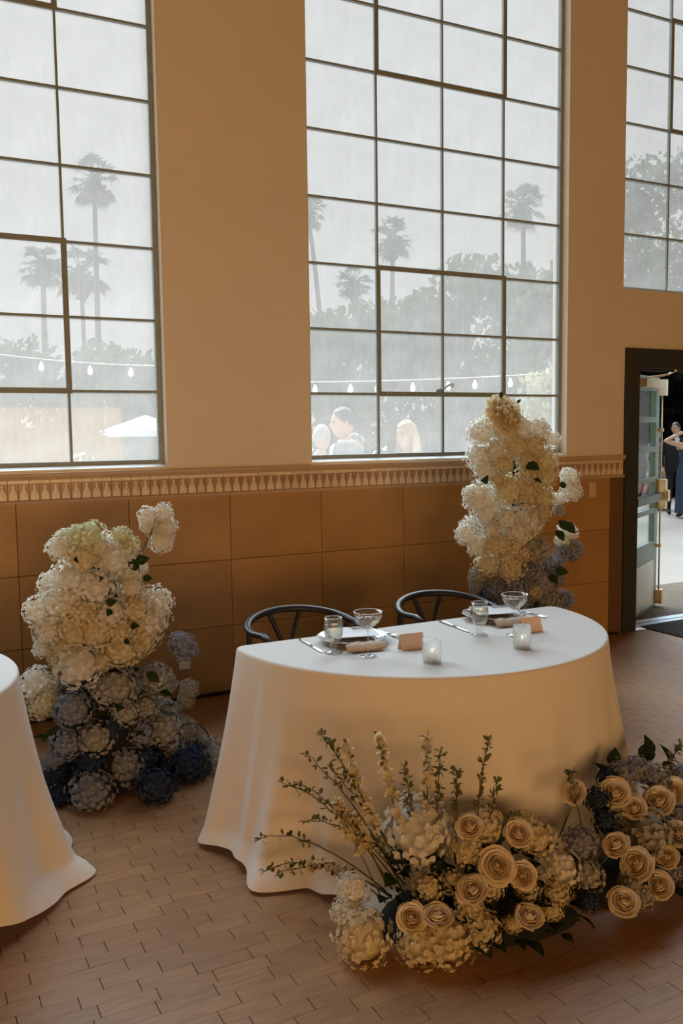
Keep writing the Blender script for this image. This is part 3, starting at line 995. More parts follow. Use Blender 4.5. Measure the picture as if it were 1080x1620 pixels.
TX, TY, TR, TOPZ = 2.05, -1.86, 0.84, 0.775
def half_moon(r, er=0.05):
    rr = r - er
    out, s = [], 0.0
    nA = 260
    for i in range(nA + 1):
        a = pi + pi * i / nA
        out.append(((TX + rr * cos(a), TY - er + rr * sin(a) * (r - er) / rr), (cos(a), sin(a)), s))
        s += pi * r / nA
    for i in range(1, 16):
        a = pi / 2 * i / 16
        out.append(((TX + rr, TY - er), (cos(a), sin(a)), s)); s += 0.02
    for i in range(71):
        out.append(((TX + rr - 2 * rr * i / 70, TY - er), (0, 1), s)); s += 2 * rr / 70
    for i in range(1, 16):
        a = pi / 2 + pi / 2 * i / 16
        out.append(((TX - rr, TY - er), (cos(a), sin(a)), s)); s += 0.02
    return out
WAVES = [(11.0, 0.55, 0.4), (23.0, 0.42, 1.7), (37.0, 0.22, 0.3), (6.1, 0.35, 2.2)]
def ang(p, cx, cy):
    return math.atan2(p[1] - cy, p[0] - cx)
def gauss(x, m, w):
    return math.exp(-((x - m) / w) ** 2)
def moon_extra(p, t):
    a = ang(p, TX, TY - 0.05) % (2 * pi)
    e = 0.0
    e += 0.085 * t * t * gauss(a, radians(205), 0.075)       # deep fold near the left corner
    e -= 0.030 * t * gauss(a, radians(193), 0.05)
    e -= 0.035 * t * gauss(a, radians(216), 0.06)
    e += 0.05 * t * t * gauss(a, radians(338), 0.07)
    e += 0.05 * t * t * gauss(a, radians(326), 0.05)
    return e
def moon_pool(s):
    return max(0.0, 0.012 + 0.07 * gauss(s, 0.43, 0.07) + 0.10 * gauss(s, 0.80, 0.16) + 0.012 * sin(s * 9))
def moon_flare(s):
    return 0.135 + 0.0 * gauss(s, 0.0, 0.25) - 0.05 * gauss(s, 2.5, 0.5) + 0.015 * sin(s * 3.1)
cloth = draped(half_moon(TR), TOPZ, WAVES, moon_flare, 0.034, moon_pool, 'tablecloth',
               'white linen cloth draped to the floor over the half-moon table', hem=lambda i, n: 0.012 * (1 + sin(i * 0.13)) * 0.5 + 0.030 * gauss(i, 22, 14) + 0.02 * gauss(i, 62, 5), extra=moon_extra)

tb = empty('half_moon_table', (TX, TY, 0))
tag(tb, 'half-moon table hidden under the long white linen cloth', 'table')
mb = MB()
pts = [(0.775 * cos(pi + pi * i / 40), -0.05 + 0.735 * sin(pi + pi * i / 40)) for i in range(41)]
mb.add([(x, y, 0.745) for x, y in pts] + [(x, y, 0.768) for x, y in pts], [tuple(reversed(range(41))), tuple(range(41, 82))] + [(k, (k + 1) % 41, 41 + (k + 1) % 41, 41 + k) for k in range(41)])
mb.build('tabletop', M['table_wood'], tb)
for (x, y) in ((-0.6, -0.12), (0.6, -0.12), (-0.3, -0.55), (0.3, -0.55)):
    MB().tube([(x, y, 0.0), (x, y, 0.745)], 0.015, 8).build('leg', M['dark_metal'], tb)

# round table at the left edge
RX, RY, RR = -0.335, -1.71, 0.725
rb = [((RX + (RR - 0.05) * cos(2 * pi * i / 220), RY + (RR - 0.05) * sin(2 * pi * i / 220)), (cos(2 * pi * i / 220), sin(2 * pi * i / 220)), RR * 2 * pi * i / 220) for i in range(220)]
k0 = 1 / RR
def round_extra(p, t):
    a = ang(p, RX, RY)
    return 0.07 * t * t * gauss(a, -0.25, 0.14) + 0.05 * t * t * gauss(a, -0.62, 0.12) - 0.03 * t * gauss(a, -0.42, 0.08) + 0.03 * t * gauss(a, 0.15, 0.08)
def round_flare(s):
    return 0.12 - 0.07 * gauss(s, RR * 2 * pi * 181 / 220, 0.4)
def round_pool(s):
    return max(0.0, (0.03 + 0.015 * sin(s * 7)) * (1 - gauss(s, RR * 2 * pi * 181 / 220, 0.5)) + 0.07 * gauss(s, RR * (2 * pi - 0.40), 0.13))
draped(rb, TOPZ, [(k0 * 14, 0.6, 0.0), (k0 * 25, 0.4, 1.0), (k0 * 7, 0.4, 2.0)], round_flare, 0.022, round_pool, 'tablecloth',
       'white linen cloth on the table cut off by the left edge', hem=lambda i, n: 0.10 * gauss(i, 181, 15), extra=round_extra)
rt = empty('round_table', (RX, RY, 0))
tag(rt, 'round table under the white cloth at the left edge', 'table')
MB().lathe([(0.0, 0.745), (0.69, 0.745), (0.69, 0.768), (0.0, 0.768)], 48).build('tabletop', M['table_wood'], rt)
for a in (0.8, 2.4, 3.9, 5.5):
    MB().tube([(0.5 * cos(a), 0.5 * sin(a), 0), (0.5 * cos(a), 0.5 * sin(a), 0.745)], 0.015, 8).build('leg', M['dark_metal'], rt)

# ================================================================== WISHBONE CHAIRS
def chair_parts(root):
    """local: sitter faces -y, back at +y"""
    m = M['chair']
    # bent rail
    path = []
    for i in range(33):
        a = -0.42 + (pi + 0.84) * i / 32
        x = 0.272 * cos(a)
        y = 0.02 + 0.24 * sin(a)
        z = 0.705 + 0.045 * max(0, sin(a)) ** 1.2 + 0.0 * a
        path.append((x, y, z))
    path = [(0.252, -0.19, 0.690)] + path + [(-0.252, -0.19, 0.690)]
    rad = [0.013] + [0.0145 + 0.004 * max(0, sin(-0.42 + (pi + 0.84) * i / 32)) for i in range(33)] + [0.013]
    MB().tube(path, rad, 12, flat=1.15).build('top_rail', m, root, smooth=True)
    # rear legs curve out and up to the rail
    for s in (-1, 1):
        MB().tube(smoothpath([(s * 0.205, 0.22, 0.0), (s * 0.20, 0.19, 0.25), (s * 0.205, 0.17, 0.43), (s * 0.25, 0.09, 0.60), (s * 0.266, 0.055, 0.705)], 6),
                  [0.012 + 0.006 * sin(pi * k / 24) for k in range(25)], 10).build('leg', m, root, smooth=True)
        MB().tube([(s * 0.235, -0.22, 0.0), (s * 0.235, -0.22, 0.25), (s * 0.235, -0.215, 0.455)], [0.013, 0.018, 0.017], 10).build('leg', m, root, smooth=True)
        MB().tube([(s * 0.232, -0.215, 0.28), (s * 0.202, 0.185, 0.28)], 0.009, 8).build('stretcher', m, root, smooth=True)
    MB().tube([(-0.232, -0.215, 0.33), (0.232, -0.215, 0.33)], 0.009, 8).build('stretcher', m, root, smooth=True)
    MB().tube([(-0.202, 0.185, 0.34), (0.202, 0.185, 0.34)], 0.009, 8).build('stretcher', m, root, smooth=True)
    # Y-shaped splat
    sp = MB()
    for s in (-1, 1):
        sp.tube(smoothpath([(s * 0.004, 0.19, 0.44), (s * 0.014, 0.215, 0.54), (s * 0.045, 0.235, 0.64), (s * 0.088, 0.248, 0.742)], 5), [0.011] * 10 + [0.012] * 6, 8, flat=1.2)
    sp.build('splat', m, root, smooth=True)
    MB().box(-0.2, 0.2, 0.165, 0.195, 0.42, 0.455).build('seat_rail', m, root)
    MB().box(-0.235, 0.235, -0.235, -0.2, 0.42, 0.455).build('seat_rail', m, root)
    st = MB().add([(-0.235, -0.225, 0.44), (0.235, -0.225, 0.44), (0.2, 0.185, 0.44), (-0.2, 0.185, 0.44),
                   (-0.235, -0.225, 0.458), (0.235, -0.225, 0.458), (0.2, 0.185, 0.458), (-0.2, 0.185, 0.458), (0, -0.02, 0.447)],
                  [(3, 2, 1, 0), (0, 1, 5, 4), (1, 2, 6, 5), (2, 3, 7, 6), (3, 0, 4, 7), (4, 5, 8), (5, 6, 8), (6, 7, 8), (7, 4, 8)])
    st.build('seat', M['cord'], root)
for (x, y, rz, lab) in ((1.745, -1.40, 0.0, 'dark bentwood armchair behind the left place setting'), (2.585, -1.41, -0.06, 'dark bentwood armchair beside the tall flower pillar')):
    c = empty('bentwood_chair', (x, y, 0), rz)
    tag(c, lab, 'chair', 'dark bentwood chairs at the table')
    chair_parts(c)

# ================================================================== TABLE SETTINGS
def goblet(x, y, label):
    r = empty('water_goblet', (x, y, TOPZ))
    tag(r, label, 'glass', 'water goblets')
    outer = [(0.0, 0.0), (0.036, 0.0), (0.036, 0.003), (0.02, 0.008), (0.011, 0.016), (0.012, 0.026), (0.016, 0.032), (0.013, 0.038), (0.018, 0.044), (0.029, 0.056), (0.036, 0.074), (0.0385, 0.095), (0.037, 0.12), (0.0345, 0.142)]
    inner = [(0.0325, 0.142), (0.0350, 0.12), (0.0365, 0.095), (0.034, 0.074), (0.027, 0.058), (0.012, 0.050), (0.0, 0.049)]
    MB().lathe(outer + inner, 32).build('bowl_and_stem', M['thin_glass'], r, smooth=True)
    MB().lathe([(0.0, 0.0505), (0.0115, 0.0515), (0.0262, 0.0590), (0.0332, 0.0745), (0.0356, 0.095), (0.0344, 0.118), (0.0, 0.118)], 32).build('water', M['water'], r, smooth=True)
    ice = MB()
    for k in range(3):
        a = k * 2.1 + x
        ice.ball((0.014 * cos(a), 0.014 * sin(a), 0.108), (0.012, 0.012, 0.010), 6, 4)
    ice.build('ice', M['thin_glass'], r)
    ring = [(0.0335 * cos(2 * pi * k / 28), 0.0335 * sin(2 * pi * k / 28), 0.1425) for k in range(29)]
    MB().tube(ring, 0.0011, 6).build('rim', M['foam_glint'], r, smooth=True)  # white ring painting the bright glint along the lip

def coupe(x, y, label):
    r = empty('champagne_coupe', (x, y, TOPZ))
    tag(r, label, 'glass', 'champagne coupes')
    outer = [(0.0, 0.0), (0.036, 0.0), (0.036, 0.002), (0.018, 0.006), (0.006, 0.012), (0.0042, 0.03), (0.0042, 0.085), (0.006, 0.108), (0.02, 0.118), (0.042, 0.137), (0.054, 0.16), (0.0565, 0.178)]
    inner = [(0.055, 0.178), (0.0525, 0.16), (0.041, 0.139), (0.019, 0.121), (0.0, 0.116)]
    MB().lathe(outer + inner, 36).build('bowl_and_stem', M['thin_glass'], r, smooth=True)
    MB().lathe([(0.0, 0.117), (0.0185, 0.122), (0.0402, 0.1395), (0.0515, 0.160), (0.0, 0.160)], 36).build('champagne', M['champagne'], r, smooth=True)
    fo = MB()
    rr = random.Random(int(x * 100))
    for k in range(26):
        a, q = rr.uniform(0, 2 * pi), 0.05 * sqrt(rr.random())
        fo.ball((q * cos(a), q * sin(a), 0.1608), (rr.uniform(0.002, 0.005), rr.uniform(0.002, 0.005), 0.0012), 6, 4)
    fo.build('foam', M['foam_glint'], r)
    for rr2, zz in ((0.0558, 0.1785), (0.0355, 0.002)):
        ring = [(rr2 * cos(2 * pi * k / 32), rr2 * sin(2 * pi * k / 32), zz) for k in range(33)]
        MB().tube(ring, 0.0011, 6).build('rim', M['foam_glint'], r, smooth=True)  # white rings painting the glints on lip and foot

def votive(x, y, label):
    r = empty('votive_candle', (x, y, TOPZ))
    tag(r, label, 'candle', 'votive candles')
    def rib(a, j):
        return 0.018 * cos(18 * a)
    MB().lathe([(0.0, 0.0), (0.033, 0.0), (0.035, 0.004), (0.036, 0.05), (0.036, 0.092), (0.0335, 0.092), (0.0335, 0.05), (0.032, 0.010), (0.0, 0.009)], 72, wave=rib).build('glass_holder', M['votive'], r, smooth=True)
    w = MB().lathe([(0.0, 0.010), (0.019, 0.010), (0.019, 0.030), (0.017, 0.032), (0.0, 0.031)], 24).build('wax', M['wax'], r, smooth=True)
    MB().tube([(0, 0, 0.031), (0.001, 0, 0.037)], 0.0008, 5).build('wick', M['cable'], w)
    MB().lathe([(0.0, 0.036), (0.0030, 0.040), (0.0034, 0.044), (0.0022, 0.050), (0.0, 0.057)], 12).build('flame', M['flame'], r, smooth=True)

def cutlery_knife(x, y, rz, label):
    r = empty('table_knife', (x, y, TOPZ), rz)
    tag(r, label, 'knife', 'table knives')
    MB().tube([(0, -0.02, 0.004), (0, 0.03, 0.005), (0, 0.09, 0.0045), (0, 0.125, 0.004)], [0.0035, 0.005, 0.006, 0.0045], 10).build('handle', M['silver'], r, smooth=True)
    b = [(0.003, -0.02), (0.010, -0.03), (0.010, -0.09), (0.003, -0.13), (-0.004, -0.115), (-0.004, -0.02)]
    MB().add([(px, py, 0.0025) for px, py in b] + [(px, py, 0.0045) for px, py in b], [tuple(reversed(range(6))), tuple(range(6, 12))] + [(k, (k + 1) % 6, 6 + (k + 1) % 6, 6 + k) for k in range(6)]).build('blade', M['silver'], r)

def cutlery_fork(x, y, rz, label):
    r = empty('table_fork', (x, y, TOPZ), rz)
    tag(r, label, 'fork', 'table forks')
    MB().tube([(0, 0.10, 0.004), (0, 0.03, 0.004), (0, -0.03, 0.006)], [0.005, 0.0035, 0.003], 8).build('handle', M['silver'], r, smooth=True)
    h = MB()
    h.box(-0.011, 0.011, -0.055, -0.03, 0.0055, 0.0085)
    for k in range(4):
        h.tube([(-0.0093 + 0.0062 * k, -0.055, 0.007), (-0.0093 + 0.0062 * k, -0.08, 0.005), (-0.009 + 0.006 * k, -0.10, 0.009)], 0.0016, 6)
    h.build('tines', M['silver'], r)

def tent_card(x, y, rz, label):
    r = empty('place_card', (x, y, TOPZ), rz)
    tag(r, label, 'card', 'blush place cards')
    h, d, w = 0.062, 0.022, 0.052
    for s in (-1, 1):
        MB().add([(-w, s * d, 0), (w, s * d, 0), (w, 0, h), (-w, 0, h), (-w, s * (d - 0.002), 0), (w, s * (d - 0.002), 0), (w, 0, h - 0.002), (-w, 0, h - 0.002)],
                 [(0, 1, 2, 3), (7, 6, 5, 4), (0, 4, 5, 1), (0, 3, 7, 4), (1, 5, 6, 2)]).build('front_panel' if s < 0 else 'rear_panel', M['card'], r)

def setting(px, py, tag1):
    p = empty('dinner_plate', (px, py, TOPZ))
    tag(p, 'white plate with a dark patterned rim ' + tag1, 'plate', 'patterned dinner plates')
    def scal(a, j):
        return 0.012 * cos(12 * a)
    MB().lathe([(0.0, 0.004), (0.08, 0.004), (0.083, 0.0), (0.088, 0.0), (0.094, 0.006), (0.100, 0.010), (0.097, 0.012), (0.09, 0.010), (0.0, 0.009)], 48).build('well', M['plate_white'], p, smooth=True)
    MB().lathe([(0.096, 0.0105), (0.125, 0.018), (0.147, 0.026), (0.149, 0.0275), (0.146, 0.028), (0.124, 0.0205), (0.096, 0.0125)], 96, wave=scal).build('rim', M['rim'], p, smooth=True)
    nk = empty('folded_napkin', (px - 0.01, py - 0.02, TOPZ + 0.0095), radians(-8))
    tag(nk, 'sand coloured folded napkin lying on the plate ' + tag1, 'napkin', 'folded napkins')
    mbn = MB()
    nx, ny = 14, 20
    def sheet(off, w2, h2, z0):
        vs = []
        for j in range(ny + 1):
            for i in range(nx + 1):
                u, v = i / nx - 0.5, j / ny - 0.5
                yy = v * h2 - 0.02
                over = max(0, abs(yy + 0.0) - 0.085)
                z = z0 + over * 0.32 + 0.0018 * sin(u * 18 + off) + 0.002
                if yy < -0.145:
                    z = z - (abs(yy) - 0.145) * 1.1
                vs.append((u * w2 + 0.004 * sin(v * 14 + off), yy, max(z, -0.006)))
        return vs
    fs = [(j * (nx + 1) + i, j * (nx + 1) + i + 1, (j + 1) * (nx + 1) + i + 1, (j + 1) * (nx + 1) + i) for j in range(ny) for i in range(nx)]
    mbn.add(sheet(0, 0.17, 0.31, 0.001), fs).add(sheet(1.3, 0.165, 0.30, 0.003), fs)
    mbn.build('cloth_fold', M['napkin'], nk, smooth=True)
    mn = empty('menu_card', (px + 0.01, py + 0.02, TOPZ + 0.031), radians(-14))
    tag(mn, 'white paper menu lying across the plate ' + tag1, 'menu', 'paper menus')
    MB().box(-0.10, 0.10, -0.075, 0.075, 0.0, 0.0012).build('sheet', M['paper'], mn)
    MB().add([(-0.10, -0.075, 0.0014), (0.10, -0.075, 0.0014), (0.095, 0.07, 0.009), (-0.095, 0.07, 0.012)], [(0, 1, 2, 3)]).build('folded_sheet', M['paper'], mn)
    lines = MB()
    rr = random.Random(int(px * 50))
    for k in range(5):
        pts = [(0.0 + 0.085 * t / 6 + 0.006 * sin(k + t), 0.01 + 0.012 * k + 0.004 * sin(t * 1.7 + k), 0.0128) for t in range(7)]
        lines.tube(pts, 0.0008, 4)
    lines.build('ink_flourish', M['ink'], mn)
setting(1.675, -2.035, 'at the left place')
setting(2.455, -1.965, 'at the right place')
goblet(1.522, -2.165, 'stemmed water goblet beside the left plate')
goblet(2.197, -2.207, 'stemmed water goblet beside the right plate')
coupe(1.612, -2.285, 'champagne coupe in front of the left plate')
coupe(2.322, -2.285, 'champagne coupe in front of the right plate')
votive(1.782, -2.475, 'lit candle in ribbed glass nearest the front of the table')
votive(2.21, -2.475, 'lit candle in ribbed glass in front of the right coupe')
cutlery_knife(1.487, -2.02, -0.06, 'table knife left of the left plate')
cutlery_knife(2.192, -2.02, -0.05, 'table knife left of the right plate')
cutlery_fork(1.868, -2.0, 0.05, 'table fork between the left plate and its blush card')
cutlery_fork(2.655, -1.985, 0.05, 'table fork right of the right plate')
tent_card(1.826, -2.255, -0.07, 'blush tent card beside the left coupe')
tent_card(2.43, -2.255, -0.05, 'blush tent card behind the right coupe')

# ================================================================== FLOWERS
def petal_quad(mb, c, d, up, L, W, cup, mi=0):
    """rounded five-point petal from centre c along d, cupped towards up"""
    side = d.cross(up).normalized()
    p0 = c
    p1 = c + d * L * 0.55 + side * W * 0.5 + up * cup * L * 0.35
    p2 = c + d * L + side * W * 0.22 + up * cup * L
    p3 = c + d * L - side * W * 0.22 + up * cup * L
    p4 = c + d * L * 0.55 - side * W * 0.5 + up * cup * L * 0.35
    pm = c + d * L * 0.62 + up * cup * L * 0.12
    mb.add([p0, p1, p2, p3, p4, pm], [(0, 1, 5), (1, 2, 5), (2, 3, 5), (3, 4, 5), (4, 0, 5)], mi)

def hydrangea_mesh(seed, n=86, squash=0.86, core='c'):
    r = random.Random(seed)
    mb = MB()
    mb.ball((0, 0, 0), (0.70, 0.70, 0.70 * squash), 14, 10)
    pl = 1.55 / sqrt(n)
    ga = pi * (3 - sqrt(5))
    for i in range(n):
        z = 1 - 2 * (i + 0.5) / n
        q = sqrt(max(0, 1 - z * z))
        a = ga * i + r.uniform(-0.15, 0.15)
        nrm = Vector((q * cos(a), q * sin(a), z))
        nrm = (nrm + Vector((r.uniform(-1, 1), r.uniform(-1, 1), r.uniform(-1, 1))) * 0.16).normalized()
        rad = r.uniform(0.84, 1.0) * (1.0 + 0.26 * noise.noise(nrm * 1.9 + Vector((seed * 3.1, 0, 0))))
        c = Vector((nrm.x, nrm.y, nrm.z * squash)) * rad
        t = nrm.orthogonal().normalized()
        b = nrm.cross(t)
        ph = r.uniform(0, pi / 2)
        for k in range(4):
            an = ph + k * pi / 2 + r.uniform(-0.1, 0.1)
            petal_quad(mb, c, t * cos(an) + b * sin(an), nrm, pl * r.uniform(0.85, 1.12), pl * r.uniform(1.0, 1.2), r.uniform(0.1, 0.5))
    return mb.mesh('hydrangea_head', M['w'], smooth=False)
HYD = [hydrangea_mesh(11 + k, 150 + 10 * k) for k in range(5)]
HYD_LOOSE = [hydrangea_mesh(41 + k, 150) for k in range(3)]

def peony_mesh(seed):
    r = random.Random(seed)
    mb = MB()
    for lay in range(6):
        cnt = 5 + lay * 3
        for k in range(cnt):
            an = 2 * pi * k / cnt + lay * 0.7 + r.uniform(-0.15, 0.15)
            tilt = radians(82 - lay * 16) + r.uniform(-0.12, 0.12)
            L = 0.55 + 0.09 * lay
            W = 0.5 + 0.06 * lay
            patch(mb, an, tilt, L, W, 0.12 + 0.06 * lay, r, ruffle=0.06)
    return mb.mesh('peony_head', M['w'], smooth=True)

def patch(mb, an, tilt, L, W, base, r, ruffle=0.03, curl=0.5, nu=4, nv=5):
    """one curved petal standing round the z axis"""
    out_d = Vector((cos(an), sin(an), 0))
    side = Vector((-sin(an), cos(an), 0))
    vs = []
    ph = r.uniform(0, 6)
    for j in range(nv + 1):
        v = j / nv
        wv = W * (0.45 + 0.75 * v - 0.35 * v * v * v)
        th = tilt - curl * v * v
        rr = base + L * (v * cos(tilt) + 0.10 * sin(pi * v)) + (0.12 * max(0, v - 0.75) / 0.25 * L)
        zz = L * v * sin(tilt) - (0.05 * max(0, v - 0.8) / 0.2 * L) - 0.25
        for i in range(nu + 1):
            u = i / nu * 2 - 1
            cupd = -0.28 * W * u * u
            if j == nv:
                zt = zz - 0.10 * L * u * u
            else:
                zt = zz
            vs.append(out_d * (rr + cupd) + side * (u * wv * 0.55) + Vector((0, 0, zt + ruffle * sin(u * 5 + ph) * v)))
    fs = [(j * (nu + 1) + i, j * (nu + 1) + i + 1, (j + 1) * (nu + 1) + i + 1, (j + 1) * (nu + 1) + i) for j in range(nv) for i in range(nu)]
    mb.add(vs, fs)

def rose_petal(mb, an, span, rmid, rtop, ztop, roll, r, nu=6, nv=7, zb=-0.5):
    """cupped petal on a globe-shaped rose: narrow foot, round belly, rolled lip"""
    vs = []
    ph = r.uniform(0, 6)
    for j in range(nv + 1):
        v = j / nv
        rv = (1 - v) ** 2 * 0.10 + 2 * v * (1 - v) * (rmid * 1.35) + v * v * rtop
        zv = zb + (ztop - zb) * (v ** 0.85)
        if v > 0.8:
            q = (v - 0.8) / 0.2
            rv += roll * q * q
            zv -= roll * 0.75 * q * q
        wv = span * (0.45 + 0.55 * sin(pi * min(1.0, v / 0.75) / 2))
        for i in range(nu + 1):
            u = i / nu * 2 - 1
            a = an + u * wv
            rr = rv + 0.035 * u + 0.018 * sin(4 * u + ph) * v
            z = zv - (0.34 * abs(u) ** 2.4) * v * (ztop - zb) * 0.5 + 0.02 * sin(5 * u + ph) * v
            vs.append((rr * cos(a), rr * sin(a), z))
    mb.add(vs, [(j * (nu + 1) + i, j * (nu + 1) + i + 1, (j + 1) * (nu + 1) + i + 1, (j + 1) * (nu + 1) + i) for j in range(nv) for i in range(nu)])

def rose_mesh(seed, openness=1.0):
    r = random.Random(seed)
    mb = MB()
    mb.ball((0, 0, -0.1), (0.22, 0.22, 0.55), 10, 8)
    for k in range(6):
        rose_petal(mb, k * 2.3, 1.5, 0.16 + 0.045 * k, 0.10 + 0.045 * k, 0.60 - 0.012 * k, 0.015, r)
    for lay, (cnt, span, rm, rt, zt, roll) in enumerate(((3, 1.15, 0.46, 0.42, 0.56, 0.04), (4, 1.0, 0.58, 0.58, 0.52, 0.08), (5, 0.85, 0.68, 0.76 * openness, 0.42, 0.14), (5, 0.78, 0.74, 0.96 * openness, 0.22, 0.16))):
        for k in range(cnt):
            rose_petal(mb, 2 * pi * k / cnt + lay * 0.7 + r.uniform(-0.2, 0.2), span, rm, rt * r.uniform(0.94, 1.06), zt + r.uniform(-0.05, 0.05), roll, r)
    return mb.mesh('rose', M['rose'], smooth=True)
ROSE = [rose_mesh(3, 1.0), rose_mesh(5, 1.08), rose_mesh(8, 0.92)]
PEONY = [peony_mesh(2), peony_mesh(9)]

def leaf_mesh():
    mb = MB()
    n = 7
    prof = [0.02, 0.20, 0.31, 0.33, 0.27, 0.15, 0.01]
    for j in range(n):
        t = j / (n - 1)
        z = 0.10 * sin(pi * t) - 0.12 * t * t
        mb.v += [(-prof[j], t, z + 0.10 * prof[j]), (0, t, z - 0.04), (prof[j], t, z + 0.10 * prof[j])]
    for j in range(n - 1):
        for i in range(2):
            a = j * 3 + i
            mb.f.append((a, a + 1, a + 4, a + 3)); mb.mi.append(0)
    return mb.mesh('leaf', M['leaf'], smooth=True)
LEAF = leaf_mesh()

def face_rot(d, roll=0.0):
    """rotation that turns local z towards d"""
    q = Vector(d).to_track_quat('Z', 'Y')
    e = (q.to_matrix() @ Matrix.Rotation(roll, 3, 'Z')).to_euler()
    return e

def bloom(parent, p, r, col, axis, rnd, loose=False, name='hydrangea_head'):
    loc = Vector(p) - parent.location
    out = Vector(p) - axis
    out.z = out.z * 0.3 + 0.35
    me = rnd.choice(HYD_LOOSE if loose else HYD)
    s = r * (1.2 if not loose else 1.12)
    return link(name, me, parent, loc, face_rot(out + Vector((rnd.uniform(-.3, .3), rnd.uniform(-.3, .3), rnd.uniform(-.3, .3))), rnd.uniform(0, 6)),
                (s * rnd.uniform(0.95, 1.08), s * rnd.uniform(0.95, 1.08), s * rnd.uniform(0.95, 1.05)), M[col])

def leaf_at(parent, p, d, size, roll=0.0, mat=None, facing=None):
    d = Vector(d).normalized()
    y = d
    n_ = Vector(facing) if facing is not None else Vector((0, 0, 1))
    z = n_ - y * y.dot(n_)
    z = z.normalized() if z.length > 0.05 else Vector((1, 0, 0))
    x = y.cross(z)
    m3 = Matrix((x, y, z)).transposed() @ Matrix.Rotation(roll, 3, 'Y')
    return link('leaf', LEAF, parent, Vector(p) - parent.location, m3.to_euler(), size, mat or M['leaf'])

def core_mesh(prof, seed):
    def wob(a, j):
        return 0.10 * sin(3 * a + j) + 0.07 * sin(7 * a - 2 * j + seed)
    return MB().lathe(prof, 28, wave=wob)

def pillar(label, lst, axis_xy, core_prof, seed, extra):
    rnd = random.Random(seed)
    root = empty('flower_pillar', (axis_xy[0], axis_xy[1], 0))
    tag(root, label, 'flowers')
    core_mesh(core_prof, seed).build('moss_core', M['moss'], root, smooth=True)
    ax = Vector((axis_xy[0], axis_xy[1], 0))
    vd = Vector((axis_xy[0], axis_xy[1] + 5.227, 0)).normalized()
    for (x, y, z, r, c) in lst:
        axis = ax + Vector((0, 0, z))
        bloom(root, (x, y, z), r, c, axis, rnd, loose=c in 'tbd')
        off = (Vector((x, y, 0)) - ax).dot(vd)
        if off < -0.08 and r > 0.055 and rnd.random() < 0.8:      # the far side of the pillar is dressed too
            q = Vector((x, y, z)) - vd * (2 * off)
            if q.y < -0.25:
                bloom(root, q, r, c, axis, rnd, loose=c in 'tbd')
    extra(root, rnd)
    return root

# flower positions: x, y, z, radius, colour
FRONT_H=[(1.492,-2.830,0.323,0.105,'w'),(1.235,-2.919,0.071,0.085,'c'),(1.255,-2.817,0.179,0.049,'w'),(1.217,-2.844,0.127,0.044,'w'),(1.382,-3.022,0.069,0.075,'c'),(1.455,-3.054,0.075,0.079,'c'),(1.560,-3.084,0.093,0.055,'c'),(1.557,-3.043,0.135,0.048,'c'),(1.461,-2.947,0.187,0.045,'c'),(1.619,-2.939,0.273,0.054,'c'),(1.705,-2.919,0.328,0.059,'c'),(1.853,-2.994,0.285,0.059,'c'),(1.900,-3.069,0.208,0.063,'w'),(1.846,-3.110,0.153,0.043,'c'),(1.804,-3.136,0.115,0.034,'c'),(2.009,-3.040,0.251,0.056,'b'),(1.980,-3.107,0.173,0.054,'t'),(1.666,-3.118,0.097,0.026,'c'),(1.755,-3.079,0.168,0.037,'c'),(1.535,-2.971,0.201,0.037,'c'),(1.644,-3.026,0.188,0.045,'c'),(1.841,-2.954,0.327,0.038,'c'),(2.314,-3.044,0.215,0.085,'t'),(2.325,-2.905,0.367,0.060,'b'),(2.520,-2.875,0.323,0.058,'b'),(2.148,-3.147,0.125,0.047,'t'),(2.160,-3.181,0.085,0.038,'t'),(2.534,-2.978,0.208,0.052,'b'),(2.162,-2.958,0.339,0.049,'d'),(2.438,-2.865,0.370,0.048,'b'),(2.743,-2.807,0.261,0.046,'b'),(2.151,-3.011,0.282,0.048,'d'),(2.347,-3.127,0.113,0.040,'b'),(1.942,-3.153,0.118,0.037,'d'),(2.259,-2.909,0.379,0.041,'d'),(2.505,-3.064,0.130,0.055,'b'),(2.729,-2.896,0.185,0.059,'b')]
FRONT_R=[(1.356,-3.010,0.148,0.044),(1.428,-3.045,0.152,0.042),(1.625,-2.938,0.353,0.044),(1.770,-3.008,0.325,0.044),(1.659,-3.042,0.255,0.052),(1.726,-3.086,0.227,0.045),(1.556,-3.051,0.206,0.047),(1.692,-3.161,0.137,0.040),(2.041,-2.972,0.394,0.040),(2.220,-2.980,0.361,0.050),(2.277,-3.016,0.307,0.043),(2.431,-2.985,0.289,0.052),(2.571,-2.931,0.276,0.046),(2.112,-3.099,0.244,0.046),(2.163,-3.145,0.187,0.052),(2.313,-3.132,0.170,0.038),(2.442,-3.067,0.195,0.044),(2.210,-3.196,0.121,0.045),(2.035,-3.215,0.119,0.044)]
